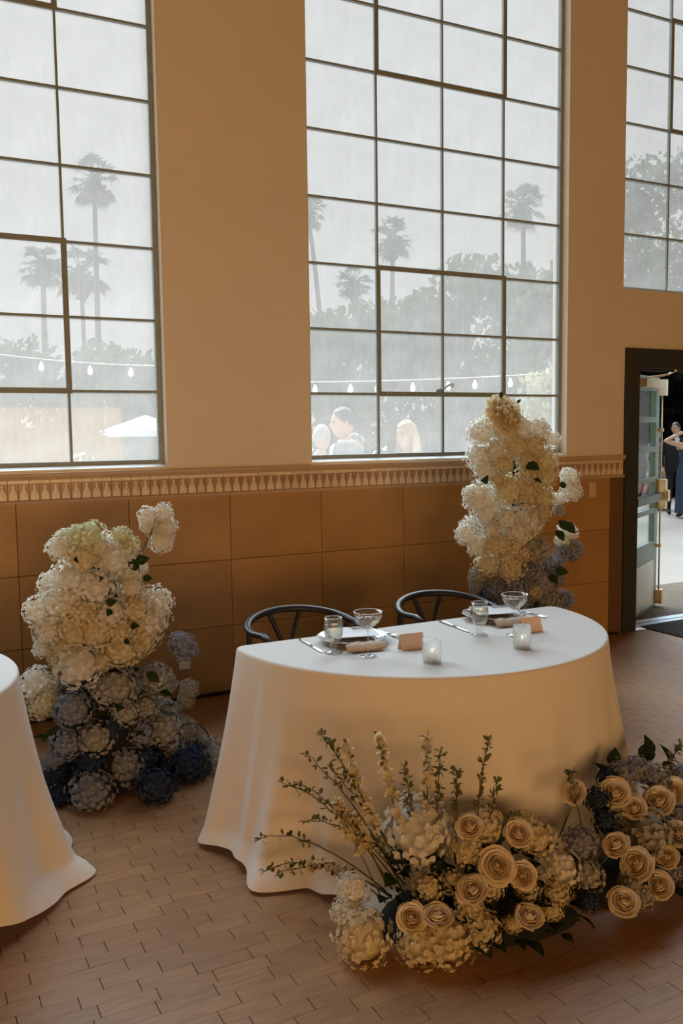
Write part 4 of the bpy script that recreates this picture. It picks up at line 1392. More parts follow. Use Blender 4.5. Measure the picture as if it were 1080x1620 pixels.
FRONT_B=[((1.438,-2.838,0.170),(1.270,-2.718,0.596),(1.225,-2.645,0.645),1),((1.417,-2.833,0.165),(1.301,-2.745,0.459),(1.190,-2.607,0.570),0),((1.414,-2.838,0.160),(1.237,-2.687,0.451),(1.128,-2.530,0.455),0),((1.389,-2.839,0.151),(1.253,-2.702,0.464),(1.157,-2.568,0.456),0),((1.369,-2.833,0.146),(1.174,-2.619,0.339),(1.074,-2.448,0.231),0),((1.379,-2.855,0.137),(1.203,-2.652,0.258),(1.083,-2.463,0.117),0),((1.376,-2.861,0.133),(1.235,-2.685,0.254),(1.108,-2.500,0.112),0),((1.431,-2.849,0.160),(1.300,-2.745,0.384),(1.182,-2.599,0.334),0),((1.456,-2.848,0.170),(1.334,-2.772,0.430),(1.247,-2.668,0.529),0),((1.421,-2.827,0.169),(1.309,-2.752,0.449),(1.291,-2.710,0.619),2),((1.451,-2.837,0.174),(1.393,-2.816,0.499),(1.375,-2.779,0.665),2),((1.488,-2.836,0.188),(1.453,-2.855,0.458),(1.447,-2.827,0.546),1),((1.544,-2.866,0.188),(1.486,-2.873,0.501),(1.514,-2.865,0.672),2),((1.544,-2.866,0.188),(1.526,-2.894,0.458),(1.550,-2.884,0.609),1),((1.608,-2.882,0.197),(1.586,-2.922,0.456),(1.597,-2.906,0.542),1),((1.685,-2.901,0.204),(1.644,-2.946,0.517),(1.705,-2.946,0.642),1),((1.686,-2.916,0.194),(1.701,-2.965,0.427),(1.726,-2.952,0.492),0),((1.348,-2.827,0.141),(1.284,-2.731,0.338),(1.262,-2.683,0.422),2),((1.352,-2.860,0.124),(1.267,-2.714,0.226),(1.196,-2.615,0.176),2),((1.379,-2.816,0.159),(1.316,-2.758,0.342),(1.302,-2.720,0.373),2),((2.089,-2.990,0.186),(1.991,-3.018,0.430),(1.999,-2.998,0.493),0),((2.536,-2.882,0.185),(2.574,-2.895,0.379),(2.603,-2.927,0.452),1),((1.533,-2.920,0.152),(1.471,-2.865,0.308),(1.402,-2.797,0.295),0),((1.677,-2.964,0.162),(1.722,-2.972,0.339),(1.789,-2.970,0.366),0),((1.411,-2.882,0.134),(1.383,-2.809,0.283),(1.359,-2.766,0.292),0)]
PIL_L=[(0.662,-1.084,1.137,0.053,'w'),(0.685,-1.105,1.179,0.043,'w'),(0.788,-1.142,1.191,0.066,'g'),(0.735,-1.13,1.188,0.049,'g'),(0.836,-1.144,1.137,0.049,'w'),(0.938,-1.125,1.18,0.042,'g'),(0.971,-1.112,1.129,0.05,'c'),(0.755,-1.136,1.085,0.073,'c'),(0.896,-1.136,1.08,0.091,'w'),(0.966,-1.114,0.997,0.061,'w'),(1.038,-1.069,1.017,0.034,'w'),(0.714,-1.121,0.978,0.09,'w'),(0.634,-1.0,0.957,0.06,'w'),(0.799,-1.193,0.961,0.083,'w'),(0.683,-1.171,0.917,0.06,'w'),(0.569,-1.075,0.851,0.069,'w'),(0.637,-1.148,0.888,0.07,'w'),(0.737,-1.186,0.853,0.073,'c'),(0.855,-1.191,0.831,0.078,'w'),(0.974,-1.164,0.835,0.075,'c'),(1.1,-1.092,0.842,0.077,'w'),(0.967,-1.167,0.942,0.05,'w'),(0.598,-1.117,0.763,0.067,'w'),(0.696,-1.175,0.763,0.073,'c'),(0.791,-1.192,0.756,0.083,'c'),(0.904,-1.183,0.741,0.074,'c'),(1.044,-1.131,0.768,0.087,'w'),(1.017,-1.146,0.699,0.072,'c'),(0.575,-1.087,0.687,0.046,'w'),(0.901,-1.183,0.647,0.083,'c'),(0.991,-1.157,0.661,0.058,'c'),(0.709,-1.179,0.608,0.097,'w'),(0.643,-1.152,0.693,0.051,'c'),(0.619,-1.135,0.641,0.036,'c'),(0.545,-1.0,0.503,0.069,'w'),(0.563,-1.059,0.411,0.064,'c'),(0.863,-1.189,0.479,0.099,'t'),(1.085,-1.104,0.474,0.078,'t'),(1.156,-1.02,0.41,0.053,'t'),(1.253,-1.0,0.585,0.074,'b'),(1.281,-1.0,0.363,0.05,'t'),(1.262,-1.0,0.309,0.047,'t'),(0.682,-1.169,0.391,0.088,'b'),(0.9,-1.231,0.363,0.064,'t'),(1.016,-1.145,0.353,0.066,'t'),(0.763,-1.239,0.268,0.081,'t'),(0.64,-1.214,0.256,0.076,'b'),(0.985,-1.209,0.247,0.065,'b'),(1.107,-1.152,0.231,0.095,'t'),(1.263,-1.0,0.135,0.074,'t'),(0.891,-1.231,0.11,0.099,'b'),(1.158,-1.116,0.088,0.076,'t'),(0.583,-1.186,0.184,0.054,'b'),(0.714,-1.351,0.067,0.091,'b'),(0.986,-1.419,0.063,0.082,'d'),(0.602,-1.243,0.045,0.062,'d'),(1.193,-1.254,0.072,0.094,'d'),(1.335,-1.196,0.048,0.064,'t'),(0.589,-1.189,0.122,0.061,'d'),(0.73,-1.235,0.163,0.081,'d'),(0.993,-1.206,0.126,0.076,'d'),(0.835,-1.239,0.303,0.056,'d'),(0.961,-1.167,0.464,0.042,'b'),(0.806,-1.192,0.608,0.041,'c')]
PIL_R=[(3.185,-1.068,1.74,0.088,'c'),(3.104,-0.97,1.642,0.074,'w'),(3.194,-1.071,1.631,0.061,'w'),(3.317,-1.083,1.658,0.07,'w'),(3.465,-1.053,1.652,0.075,'w'),(3.65,-0.97,1.586,0.051,'w'),(3.093,-0.97,1.498,0.074,'w'),(3.154,-1.047,1.526,0.069,'w'),(3.269,-1.084,1.553,0.079,'c'),(3.417,-1.067,1.55,0.08,'c'),(3.526,-1.027,1.459,0.076,'c'),(3.128,-0.97,1.419,0.06,'w'),(3.186,-1.068,1.449,0.058,'c'),(3.373,-1.076,1.454,0.064,'c'),(3.374,-1.076,1.366,0.078,'c'),(3.527,-1.026,1.359,0.062,'c'),(3.226,-1.079,1.294,0.083,'c'),(3.347,-1.08,1.279,0.08,'c'),(3.53,-1.025,1.239,0.07,'c'),(3.081,-0.97,1.246,0.084,'w'),(3.153,-0.97,1.174,0.078,'w'),(3.022,-0.97,1.277,0.039,'w'),(3.784,-0.97,1.348,0.056,'w'),(3.799,-0.97,1.265,0.064,'w'),(3.7,-0.97,1.217,0.039,'w'),(3.701,-0.97,1.145,0.035,'t'),(3.217,-1.076,1.129,0.068,'w'),(3.362,-1.077,1.102,0.086,'w'),(3.297,-1.083,1.037,0.08,'w'),(3.51,-1.034,1.14,0.052,'c'),(2.999,-0.97,1.036,0.064,'w'),(3.082,-0.97,0.962,0.057,'w'),(3.14,-1.02,1.051,0.054,'w'),(3.156,-1.047,0.975,0.074,'c'),(3.25,-1.081,0.952,0.068,'c'),(3.441,-1.059,0.926,0.095,'t'),(3.775,-0.97,1.006,0.058,'w'),(3.736,-0.97,0.947,0.047,'w'),(3.79,-0.97,0.885,0.083,'b'),(3.154,-0.97,0.847,0.075,'c'),(3.24,-1.08,0.825,0.084,'c'),(3.208,-1.074,0.896,0.06,'c'),(3.395,-1.071,0.781,0.075,'b'),(3.645,-0.97,0.798,0.08,'b'),(3.082,-0.97,0.774,0.055,'t'),(3.07,-0.97,0.716,0.039,'t'),(3.275,-1.082,0.714,0.084,'b'),(3.15,-1.04,0.709,0.064,'b'),(3.686,-0.97,0.711,0.056,'b'),(3.518,-1.03,0.673,0.063,'t'),(3.621,-0.97,0.592,0.084,'t'),(3.754,-0.97,0.574,0.062,'b'),(3.396,-1.07,0.671,0.061,'c'),(3.326,-1.081,0.619,0.069,'b'),(3.2,-1.071,0.62,0.068,'b'),(3.142,-0.97,0.609,0.059,'d'),(3.169,-1.059,1.353,0.042,'c'),(3.324,-1.081,0.907,0.059,'c')]
def left_extra(root, rnd):
    # tall white stock on its own green stem
    st = MB().tube(smoothpath([Vector(p) - root.location for p in ((0.985, -1.03, 0.95), (1.012, -1.05, 1.03), (1.06, -1.06, 1.11), (1.103, -1.07, 1.20), (1.115, -1.07, 1.26))], 5), 0.006, 8).build('green_stem', M['green_stem'], root, smooth=True)
    for (p, r) in (((1.079, -1.08, 1.257), 0.045), ((1.155, -1.08, 1.271), 0.043), ((1.17, -1.08, 1.204), 0.045), ((1.136, -1.05, 1.19), 0.042), ((1.14, -1.08, 1.135), 0.053), ((1.09, -1.05, 1.215), 0.04), ((1.125, -1.04, 1.25), 0.04)):
        link('stock_flower', rnd.choice(HYD_LOOSE), root, Vector(p) - root.location, face_rot((rnd.uniform(-.6, .6), -1, rnd.uniform(-.2, .8)), rnd.uniform(0, 6)), r * 1.2, M['w'])
    MB().tube(smoothpath([Vector(p) - root.location for p in ((1.03, -1.05, 0.58), (1.10, -1.05, 0.617), (1.15, -1.04, 0.645), (1.2, -1.02, 0.635), (1.25, -1.0, 0.60))], 4), 0.004, 6).build('woody_stem', M['stem'], root, smooth=True)
    MB().tube(smoothpath([Vector(p) - root.location for p in ((0.75, -1.05, 0.55), (0.68, -1.05, 0.575), (0.60, -1.02, 0.56), (0.56, -1.0, 0.52))], 4), 0.004, 6).build('woody_stem', M['stem'], root, smooth=True)
    MB().tube(smoothpath([Vector(p) - root.location for p in ((1.12, -1.02, 0.16), (1.25, -1.05, 0.2), (1.34, -1.03, 0.16), (1.38, -1.02, 0.08))], 4), 0.004, 6).build('woody_stem', M['stem'], root, smooth=True)
    for (p, d, s) in (((0.99, -1.15, 1.05), (1, -0.2, 0.3), 0.085), ((0.96, -1.16, 1.07), (0.6, -0.4, -0.8), 0.09), ((1.03, -1.12, 0.965), (1, 0, 0.02), 0.06),
                      ((0.72, -1.22, 1.09), (-0.4, -0.8, 0.2), 0.06), ((0.82, -1.30, 0.90), (0.5, -0.6, 0.2), 0.07), ((0.84, -1.30, 0.87), (-0.4, -0.7, -0.3), 0.06),
                      ((0.93, -1.28, 0.78), (0.5, -0.7, 0.1), 0.06), ((0.90, -1.28, 0.72), (0.3, -0.8, -0.2), 0.05), ((0.62, -1.2, 0.30), (-0.8, -0.3, 0.2), 0.10), ((1.0, -1.26, 0.55), (0.6, -0.5, -0.5), 0.09),
                      ((0.80, -1.26, 1.0), (0.2, -0.8, 0.3), 0.05)):
        leaf_at(root, p, d, s * 0.85, rnd.uniform(-.4, .4), facing=(-0.2, -1, 0.35))
    for k in range(26):
        a = rnd.uniform(0, 2 * pi)
        z = rnd.uniform(0.05, 0.5)
        leaf_at(root, root.location + Vector((0.27 * cos(a), 0.27 * sin(a), z)), (cos(a), sin(a), rnd.uniform(-.5, .4)), rnd.uniform(0.06, 0.12), rnd.uniform(-.6, .6))

def right_extra(root, rnd):
    link('peony_head', PEONY[0], root, Vector((3.19, -1.10, 1.745)) - root.location, face_rot((0.1, -0.8, 0.35)), 0.088, M['c'])
    for k in range(26):                     # blue skirt of the pillar, down to the floor
        a = rnd.uniform(0, 2 * pi)
        z = rnd.uniform(0.05, 0.52)
        rr = 0.23 + 0.06 * (0.5 - z)
        bloom(root, root.location + Vector((rr * cos(a), rr * sin(a), z)), rnd.uniform(0.06, 0.085), rnd.choice('bbtd'), root.location + Vector((0, 0, z)), rnd, True)
    for (p, d, s) in (((3.26, -1.19, 1.42), (0.5, -0.6, 0.7), 0.085), ((3.27, -1.20, 1.46), (0.7, -0.5, -0.6), 0.09), ((3.08, -1.08, 1.37), (-0.9, -0.4, -0.15), 0.09), ((3.18, -1.18, 1.385), (-0.5, -0.6, 0.4), 0.06),
                      ((3.57, -1.12, 1.10), (0.4, -0.6, -0.7), 0.12), ((3.62, -1.10, 1.08), (0.7, -0.4, -0.6), 0.11), ((3.55, -1.12, 1.04), (0.2, -0.7, -0.7), 0.10), ((3.3, -1.06, 1.80), (0.6, -0.2, 0.8), 0.05),
                      ((3.17, -1.07, 1.83), (0.1, -0.1, 1), 0.05), ((3.56, -1.1, 0.80), (0.6, -0.6, -0.2), 0.12), ((3.2, -1.16, 0.68), (-0.3, -0.7, -0.5), 0.12), ((3.46, -1.16, 0.78), (0.2, -0.8, -0.5), 0.1), ((3.63, -1.05, 1.30), (1, 0, 0.2), 0.07), ((3.32, -1.19, 1.36), (0.7, -0.5, -0.3), 0.07)):
        leaf_at(root, p, d, s * rnd.uniform(0.7, 1.0), rnd.uniform(-.7, .7), facing=(-0.4, -1, 0.3))

pillar('low flower pillar, white hydrangeas above blue ones, by the left window', PIL_L, (0.86, -1.0),
       [(0.0, 0.0), (0.26, 0.0), (0.25, 0.15), (0.19, 0.35), (0.13, 0.5), (0.10, 0.65), (0.08, 0.85), (0.06, 1.0), (0.05, 1.10), (0.0, 1.12)], 3, left_extra)
pillar('tall flower pillar, backlit white hydrangeas fading to blue, right of the chairs', PIL_R, (3.38, -0.97),
       [(0.0, 0.0), (0.2, 0.0), (0.17, 0.3), (0.12, 0.55), (0.06, 0.8), (0.03, 1.3), (0.03, 1.5), (0.02, 1.6), (0.0, 1.62)], 5, right_extra)

# ---- flowers on the floor in front of the table
def ridge(root, a0, a1, seed):
    """dark greenery bed following the table front"""
    mb = MB()
    na, nr = 26, 9
    for i in range(na + 1):
        a = a0 + (a1 - a0) * i / na
        e = sin(pi * min(1, max(0, i / na))) ** 0.5
        for j in range(nr + 1):
            t = j / nr
            rho = 1.06 + 0.22 * t * (0.6 + 0.4 * e)
            h = (0.13 * e + 0.02) * sin(pi * min(1, 0.25 + t * 0.75)) * (0.9 + 0.25 * sin(i * 1.7 + j) * 0.6)
            if j == nr: h = 0.0
            p = Vector((TX + rho * cos(a), TY + rho * sin(a), max(0.0, h)))
            mb.v.append(tuple(p - root.location))
    for i in range(na):
        for j in range(nr):
            q = i * (nr + 1) + j
            mb.f.append((q, q + nr + 1, q + nr + 2, q + 1)); mb.mi.append(0)
    mb.build('moss_bed', M['moss'], root, smooth=True)

def sprig(root, A, B, C, kind, rnd):
    pts = [p - root.location for p in bez(A, B * 2 - (A + C) * 0.5 if False else B, C, 16)]
    if kind == 0:      # wiry twist at the tip
        d = (pts[-1] - pts[-3])
        pts = [p + Vector((rnd.uniform(-1, 1), rnd.uniform(-1, 1), rnd.uniform(-1, 1))) * 0.006 * (k / 15) for k, p in enumerate(pts)]
    st = MB().tube(pts, [0.0032 * (1 - 0.6 * k / (len(pts) - 1)) for k in range(len(pts))], 6).build('branch', M['stem'] if kind < 2 else M['green_stem'], root, smooth=True)
    mb = MB()
    bl = MB()
    n = 30 if kind == 0 else 64
    for k in range(n):
        t = rnd.uniform(0.45 if kind == 0 else 0.35, 1.0)
        i = min(len(pts) - 2, int(t * (len(pts) - 1)))
        fr = t * (len(pts) - 1) - i
        p = pts[i].lerp(pts[i + 1], fr)
        d = Vector((rnd.uniform(-1, 1), rnd.uniform(-1, 1), rnd.uniform(-0.6, 1))).normalized()
        if kind == 2 and rnd.random() < 0.75:
            # little open blossom
            c = p + d * rnd.uniform(0.008, 0.022) * (1.35 - t)  # fuller low down
            nrm = d
            tt = nrm.orthogonal().normalized()
            bb = nrm.cross(tt)
            for q in range(5):
                an = 2 * pi * q / 5
                petal_quad(bl, c, tt * cos(an) + bb * sin(an), nrm, rnd.uniform(0.013, 0.020), 0.016, 0.4)
        else:
            L = rnd.uniform(0.014, 0.028)
            c = p + d * 0.003
            petal_quad(mb, c, d, d.orthogonal().normalized(), L, L * 0.55, 0.2)
    if mb.v:
        mb.build('sprig_leaves', M['sprig'], st)['kind'] = 'stuff'
    if bl.v:
        bl.build('blossoms', M['blossom'], st)['kind'] = 'stuff'
        
def split(lst):
    return [e for e in lst if e[0] < 2.005], [e for e in lst if e[0] >= 2.005]

def bed(label, hs, rs, bs, a0, a1, origin, seed, leaves):
    rnd = random.Random(seed)
    root = empty('floor_flowers', origin)
    tag(root, label, 'flowers')
    ridge(root, a0, a1, seed)
    for (x, y, z, r, c) in hs:
        axis = Vector((TX + (x - TX) * 0.85, TY + (y - TY) * 0.85, z - 0.05))
        bloom(root, (x, y, z), r, c, axis, rnd, loose=c in 'tbd' or r > 0.07)
    for k, (x, y, z, r) in enumerate(rs):
        p = Vector((x, y, z))
        d = Vector((0, -5.227, 1.645)) - p
        d.normalize()
        d = d + Vector((rnd.uniform(-.75, .75), rnd.uniform(-.25, .25), rnd.uniform(-0.2, 1.0)))
        o = link('rose', ROSE[k % 3], root, p - root.location, face_rot(d, rnd.uniform(0, 6)), r * 1.02, M['rose'])
        MB().tube([p - root.location - d.normalized() * 0.02, Vector((TX + (x - TX) * 0.93, TY + (y - TY) * 0.93, max(0.03, z * 0.5))) - root.location], 0.003, 6).build('stem', M['green_stem'], root, smooth=True)
    for A, B, C, k in bs:
        sprig(root, Vector(A), Vector(B), Vector(C), k, rnd)
    for k in range(leaves):
        a = rnd.uniform(a0 + 0.03, a1 - 0.03)
        rho = rnd.uniform(1.10, 1.34)
        z = max(0.03, (1.38 - rho) * 1.0)
        p = Vector((TX + rho * cos(a), TY + rho * sin(a), z))
        leaf_at(root, p, (cos(a) + rnd.uniform(-.7, .7), sin(a) + rnd.uniform(-.7, .7), rnd.uniform(-.1, 1.0)), rnd.uniform(0.05, 0.1), rnd.uniform(-.7, .7))
    return root
h1, h2 = split(FRONT_H)
r1, r2 = split(FRONT_R)
b1 = [b for b in FRONT_B if b[0][0] < 2.005]
b2 = [b for b in FRONT_B if b[0][0] >= 2.005]
bed('floor bed of ivory roses, cream hydrangeas and wiry branches before the table', h1, r1, b1, radians(233), radians(267), (1.55, -2.95, 0), 21, 110)
g2 = bed('floor bed of ivory roses and blue hydrangeas at the lower right', h2, r2, b2, radians(272), radians(312), (2.3, -2.95, 0), 22, 60)
for (p, d, s) in (((2.36, -2.83, 0.37), (0.2, 0.1, 1), 0.08), ((2.55, -2.80, 0.34), (0.5, 0.3, 0.6), 0.1), ((2.6, -2.78, 0.35), (0.1, 0.3, 1), 0.09), ((2.73, -2.76, 0.31), (-0.4, 0.2, 1), 0.08), ((2.3, -2.86, 0.37), (-0.6, 0.1, 0.6), 0.09)):
    leaf_at(g2, p, d, s, 0.3)

# ================================================================== OUTSIDE THE WINDOWS
def leaf_cloud(blobs, count, size, seed, squash=1.0):
    r = random.Random(seed)
    mb = MB()
    tot = sum(b[3] ** 2 for b in blobs)
    for (x, y, z, rad) in blobs:
        for k in range(int(count * rad * rad / tot)):
            d = Vector((r.gauss(0, 1), r.gauss(0, 1), r.gauss(0, 1))).normalized()
            p = Vector((x, y, z)) + Vector((d.x, d.y, d.z * squash)) * rad * (r.random() ** 0.4)
            n = Vector((r.gauss(0, 1), r.gauss(0, 1), r.gauss(0, 1))).normalized()
            t = n.orthogonal().normalized()
            b = n.cross(t)
            s = size * r.uniform(0.6, 1.4)
            mb.add([p - t * s, p + b * s * 0.5, p + t * s, p - b * s * 0.5], [(0, 1, 2, 3)])
    return mb

def tree(x, y, h, width, label, seed, mat='tree', count=2600, size=0.16, base=0.25, trunk=0.16):
    r = random.Random(seed)
    root = empty('courtyard_tree', (x, y, -0.02))
    tag(root, label, 'tree', 'trees beyond the courtyard')
    blobs = []
    for k in range(15):
        t = r.random()
        z = h * base + (h * (1 - base) - 0.36 * width) * t
        q = width * (0.9 * sin(pi * (0.2 + 0.72 * t)))
        a = r.uniform(0, 2 * pi)
        blobs.append((q * 0.6 * cos(a), q * 0.6 * sin(a), z, width * r.uniform(0.28, 0.48)))
    tr = MB().tube(smoothpath([(0, 0, 0), (0.08, 0.05, h * 0.3), (-0.05, 0.1, h * 0.6), (0.1, 0, h * 0.85)], 4), [trunk * (1 - 0.06 * k) for k in range(13)], 8)
    for k in range(4):
        b = blobs[k]
        tr.tube(smoothpath([(0, 0.05, h * 0.35), (b[0] * 0.5, b[1] * 0.5, (h * 0.35 + b[2]) / 2 + 0.2), b[:3]], 4), [trunk * 0.5 - trunk * 0.045 * q for q in range(9)], 6)
    tr.build('trunk', M['bark'], root, smooth=True)
    leaf_cloud(blobs, count, size, seed).build('crown', M[mat], root)['kind'] = 'stuff'
    return root

def palm(x, y, h, label, seed, rad=2.0, lean=0.0):
    r = random.Random(seed)
    root = empty('fan_palm', (x, y, -0.02))
    tag(root, label, 'palm tree', 'fan palms beyond the courtyard')
    top = Vector((lean, 0, h))
    MB().tube(smoothpath([(0, 0, 0), (lean * 0.2, 0, h * 0.4), (lean * 0.6, 0, h * 0.75), top], 5), [0.15 - 0.004 * k for k in range(16)], 8).build('trunk', M['bark'], root, smooth=True)
    for k in range(34):
        a = r.uniform(0, 2 * pi)
        el = r.uniform(-0.9, 1.25)
        d = Vector((cos(a) * cos(el), sin(a) * cos(el), sin(el)))
        Ls = rad * r.uniform(0.5, 0.68)
        p1 = top + d * Ls
        mb = MB().tube([top, top + d * Ls * 0.5 + Vector((0, 0, 0.08)), p1], 0.03, 4)
        side = d.cross(Vector((0, 0, 1)))
        side = side.normalized() if side.length > 0.05 else Vector((1, 0, 0))
        upv = side.cross(d)
        for q in range(11):     # fan of narrow leaflets, drooping at the tips
            an = (q - 5) * 0.26
            dd = (d * cos(an) + side * sin(an)).normalized()
            w = upv.cross(dd) if False else dd.cross(upv).normalized() * 0.04 * rad
            L2 = rad * r.uniform(0.36, 0.5)
            m_ = p1 + dd * L2 * 0.55
            e_ = p1 + dd * L2 + Vector((0, 0, -0.22 * rad * r.uniform(0.3, 1)))
            mb.add([p1, m_ + w, e_, m_ - w], [(0, 1, 2, 3)])
        mb.build('frond', M['palm'], root)
    sk = leaf_cloud([(top.x, top.y, top.z - 0.45 * rad, 0.30 * rad), (top.x, top.y, top.z - 0.22 * rad, 0.34 * rad)], 200, 0.15 * rad, seed, 1.3)
    sk.build('dead_frond_skirt', M['palm'], root)['kind'] = 'stuff'

TREE_LIST = [
    (3.07, 20.28, 4.94, 2.3, 'hazy round tree farthest left beyond the left window', 1, 'tree', 2600, 0.16, 0.1),
    (6.24, 25.43, 4.95, 2.5, 'hazy broad tree behind the white parasol', 2, 'tree', 2600, 0.16, 0.1),
    (6.04, 17.63, 4.42, 1.8, 'hazy tree at the right edge of the left window view', 3, 'tree', 2600, 0.16, 0.1),
    (9.58, 14.69, 4.81, 1.9, 'leafy tree at the left edge of the middle window view', 4, 'tree', 2600, 0.16, 0.1),
    (13.54, 19.43, 5.85, 2.3, 'leafy tree second from left in the middle window', 5, 'tree', 2600, 0.16, 0.1),
    (18.18, 23.83, 7.96, 2.9, 'leafy tree left of centre in the middle window', 6, 'tree', 3200, 0.18, 0.1),
    (12.37, 12.13, 6.85, 2.2, 'tall leafy tree right of centre in the middle window', 7, 'tree', 3400, 0.16, 0.1),
    (17.7, 16.74, 6.75, 2.5, 'tall leafy tree below the right-hand palm crown', 8, 'tree', 3200, 0.16, 0.1),
    (10.94, 7.22, 5.07, 1.2, 'tall leafy tree at the right edge of the middle window', 9, 'tree', 2600, 0.16, 0.1),
    (24.94, 19.24, 11.53, 3.2, 'tallest leafy tree left in the window above the door', 10, 'tree', 4600, 0.17, 0.1),
    (33.71, 24.9, 14.65, 3.8, 'tallest leafy tree right in the window above the door', 11, 'tree', 4600, 0.2, 0.1),
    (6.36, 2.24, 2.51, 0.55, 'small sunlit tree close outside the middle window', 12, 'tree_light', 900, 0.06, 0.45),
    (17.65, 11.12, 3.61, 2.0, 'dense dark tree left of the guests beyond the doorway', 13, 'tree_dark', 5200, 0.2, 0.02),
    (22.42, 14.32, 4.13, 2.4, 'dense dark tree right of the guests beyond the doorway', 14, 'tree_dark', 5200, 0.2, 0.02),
]
PALM_LIST = [
    (17.81, 30.79, 11.38, 'slender palm leaning at the left edge of the middle window', 1, 0.95, -0.9),
    (20.77, 33.79, 8.96, 'low palm crown among trees in the middle window', 2, 1.0, 0),
    (20.37, 29.48, 10.19, 'palm with a broad drooping crown in the middle window', 3, 1.1, 0.1),
    (24.41, 25.15, 11.06, 'palm rising above the trees right in the middle window', 4, 1.05, -0.1),
    (8.15, 33.48, 12.38, 'tallest hazy palm in the left window', 5, 1.15, 0.1),
    (5.76, 32.45, 8.49, 'hazy palm left of the vent post in the left window', 6, 1.05, 0.1),
    (9.28, 41.93, 10.03, 'hazy palm right of the vent post in the left window', 7, 1.7, -0.1),
]
for a in TREE_LIST:
    tree(*a)
for a in PALM_LIST:
    palm(*a)

# clipped ball shrubs, white parasol and strings of bulbs seen through the left window
for (x, y, z, r_, lab) in ((1.74, 9.67, 1.66, 0.24, 'clipped ball shrub nearest the left edge, outside the left window'), (2.28, 9.9, 1.65, 0.21, 'clipped ball shrub second from the left, outside the left window'), (2.92, 9.05, 1.52, 0.24, 'clipped ball shrub in front of the white parasol')):
    t = empty('ball_shrub', (x, y, -0.02))
    tag(t, lab, 'shrub', 'clipped ball shrubs')
    MB().lathe([(0.0, 0), (0.14, 0), (0.17, 0.45), (0.155, 0.47), (0.0, 0.44)], 20).build('planter', M['pavement'], t, smooth=True)
    MB().tube([(0, 0, 0.4), (0, 0, z - r_ * 0.8)], 0.025, 6).build('stem', M['bark'], t)
    leaf_cloud([(0, 0, z, r_)], 700, 0.035, int(x * 10)).build('clipped_foliage', M['tree'], t)['kind'] = 'stuff'
um = empty('parasol', (4.05, 10.3, -0.02))
tag(um, 'white pyramid parasol standing outside the left window', 'parasol')
MB().tube([(0, 0, 0.05), (0, 0, 1.98)], 0.025, 8).build('pole', M['dark_metal'], um)
MB().lathe([(0, 0), (0.25, 0), (0.25, 0.05), (0, 0.06)], 20).build('base', M['dark_metal'], um)
for k in range(4):
    a, b = pi / 4 + k * pi / 2, pi / 4 + (k + 1) * pi / 2
    q = 0.95
    MB().add([(0, 0, 2.02), (q * cos(a), q * sin(a), 1.74), (q * cos(b), q * sin(b), 1.74), (q * cos(a), q * sin(a), 1.64), (q * cos(b), q * sin(b), 1.64)], [(0, 1, 2), (1, 3, 4, 2)]).build('canopy_panel', M['canvas'], um)

def light_string(A, B, n, sag, label):
    A, B = Vector(A), Vector(B)
    root = empty('bulb_string', A)
    tag(root, label, 'string lights', 'strings of bulbs outside')
    pts = [A.lerp(B, k / 40) + Vector((0, 0, -sag * 4 * (k / 40) * (1 - k / 40))) - A for k in range(41)]
    MB().tube(pts, 0.008, 5).build('wire', M['plate_white'], root)
    for q in (A, B):
        MB().tube([Vector((q.x, q.y, -0.02)) - A, q - A + Vector((0, 0, 0.1))], 0.03, 8).build('pole', M['dark_metal'], root)
    for k in range(n):
        p = pts[int((k + 0.5) / n * 40)]
        b = MB().lathe([(0.0, -0.19), (0.03, -0.175), (0.042, -0.14), (0.038, -0.10), (0.018, -0.06), (0.016, -0.03), (0.0, -0.03)], 12).build('bulb', M['bulb'], root, smooth=True, loc=p)
        MB().lathe([(0.0, -0.04), (0.02, -0.04), (0.02, 0.0), (0.0, 0.0)], 8).build('socket', M['cable'], b)
light_string((0.6, 10.4, 3.15), (5.2, 8.0, 2.75), 7, 0.15, 'string of bulbs hung across the left window view')
light_string((5.45, 7.87, 2.46), (10.5, 5.3, 2.62), 11, 0.06, 'string of bulbs hung across the middle window view')

# ================================================================== GUESTS
def hand_pts(mb, w, d, up, skin, s=1.0):
    """palm, four fingers and a thumb growing from wrist w along d"""
    side = d.cross(up).normalized()
    base = w + d * 0.085 * s
    mb.tube([w, w + d * 0.04 * s, base], [0.026 * s, 0.036 * s, 0.034 * s], 8, skin, flat=0.5)
    for k, L in enumerate((0.062, 0.074, 0.069, 0.052)):
        o = base + side * (k - 1.5) * 0.018 * s - d * 0.008
        mb.tube([o, o + d * L * 0.5 * s - up * 0.006 * s, o + d * L * s - up * 0.02 * s], [0.009 * s, 0.0085 * s, 0.006 * s], 6, skin)
    o = w + d * 0.03 * s - side * 0.03 * s
    mb.tube([o, o + d * 0.03 * s - side * 0.022 * s, o + d * 0.06 * s - side * 0.03 * s], [0.011 * s, 0.010 * s, 0.007 * s], 6, skin)

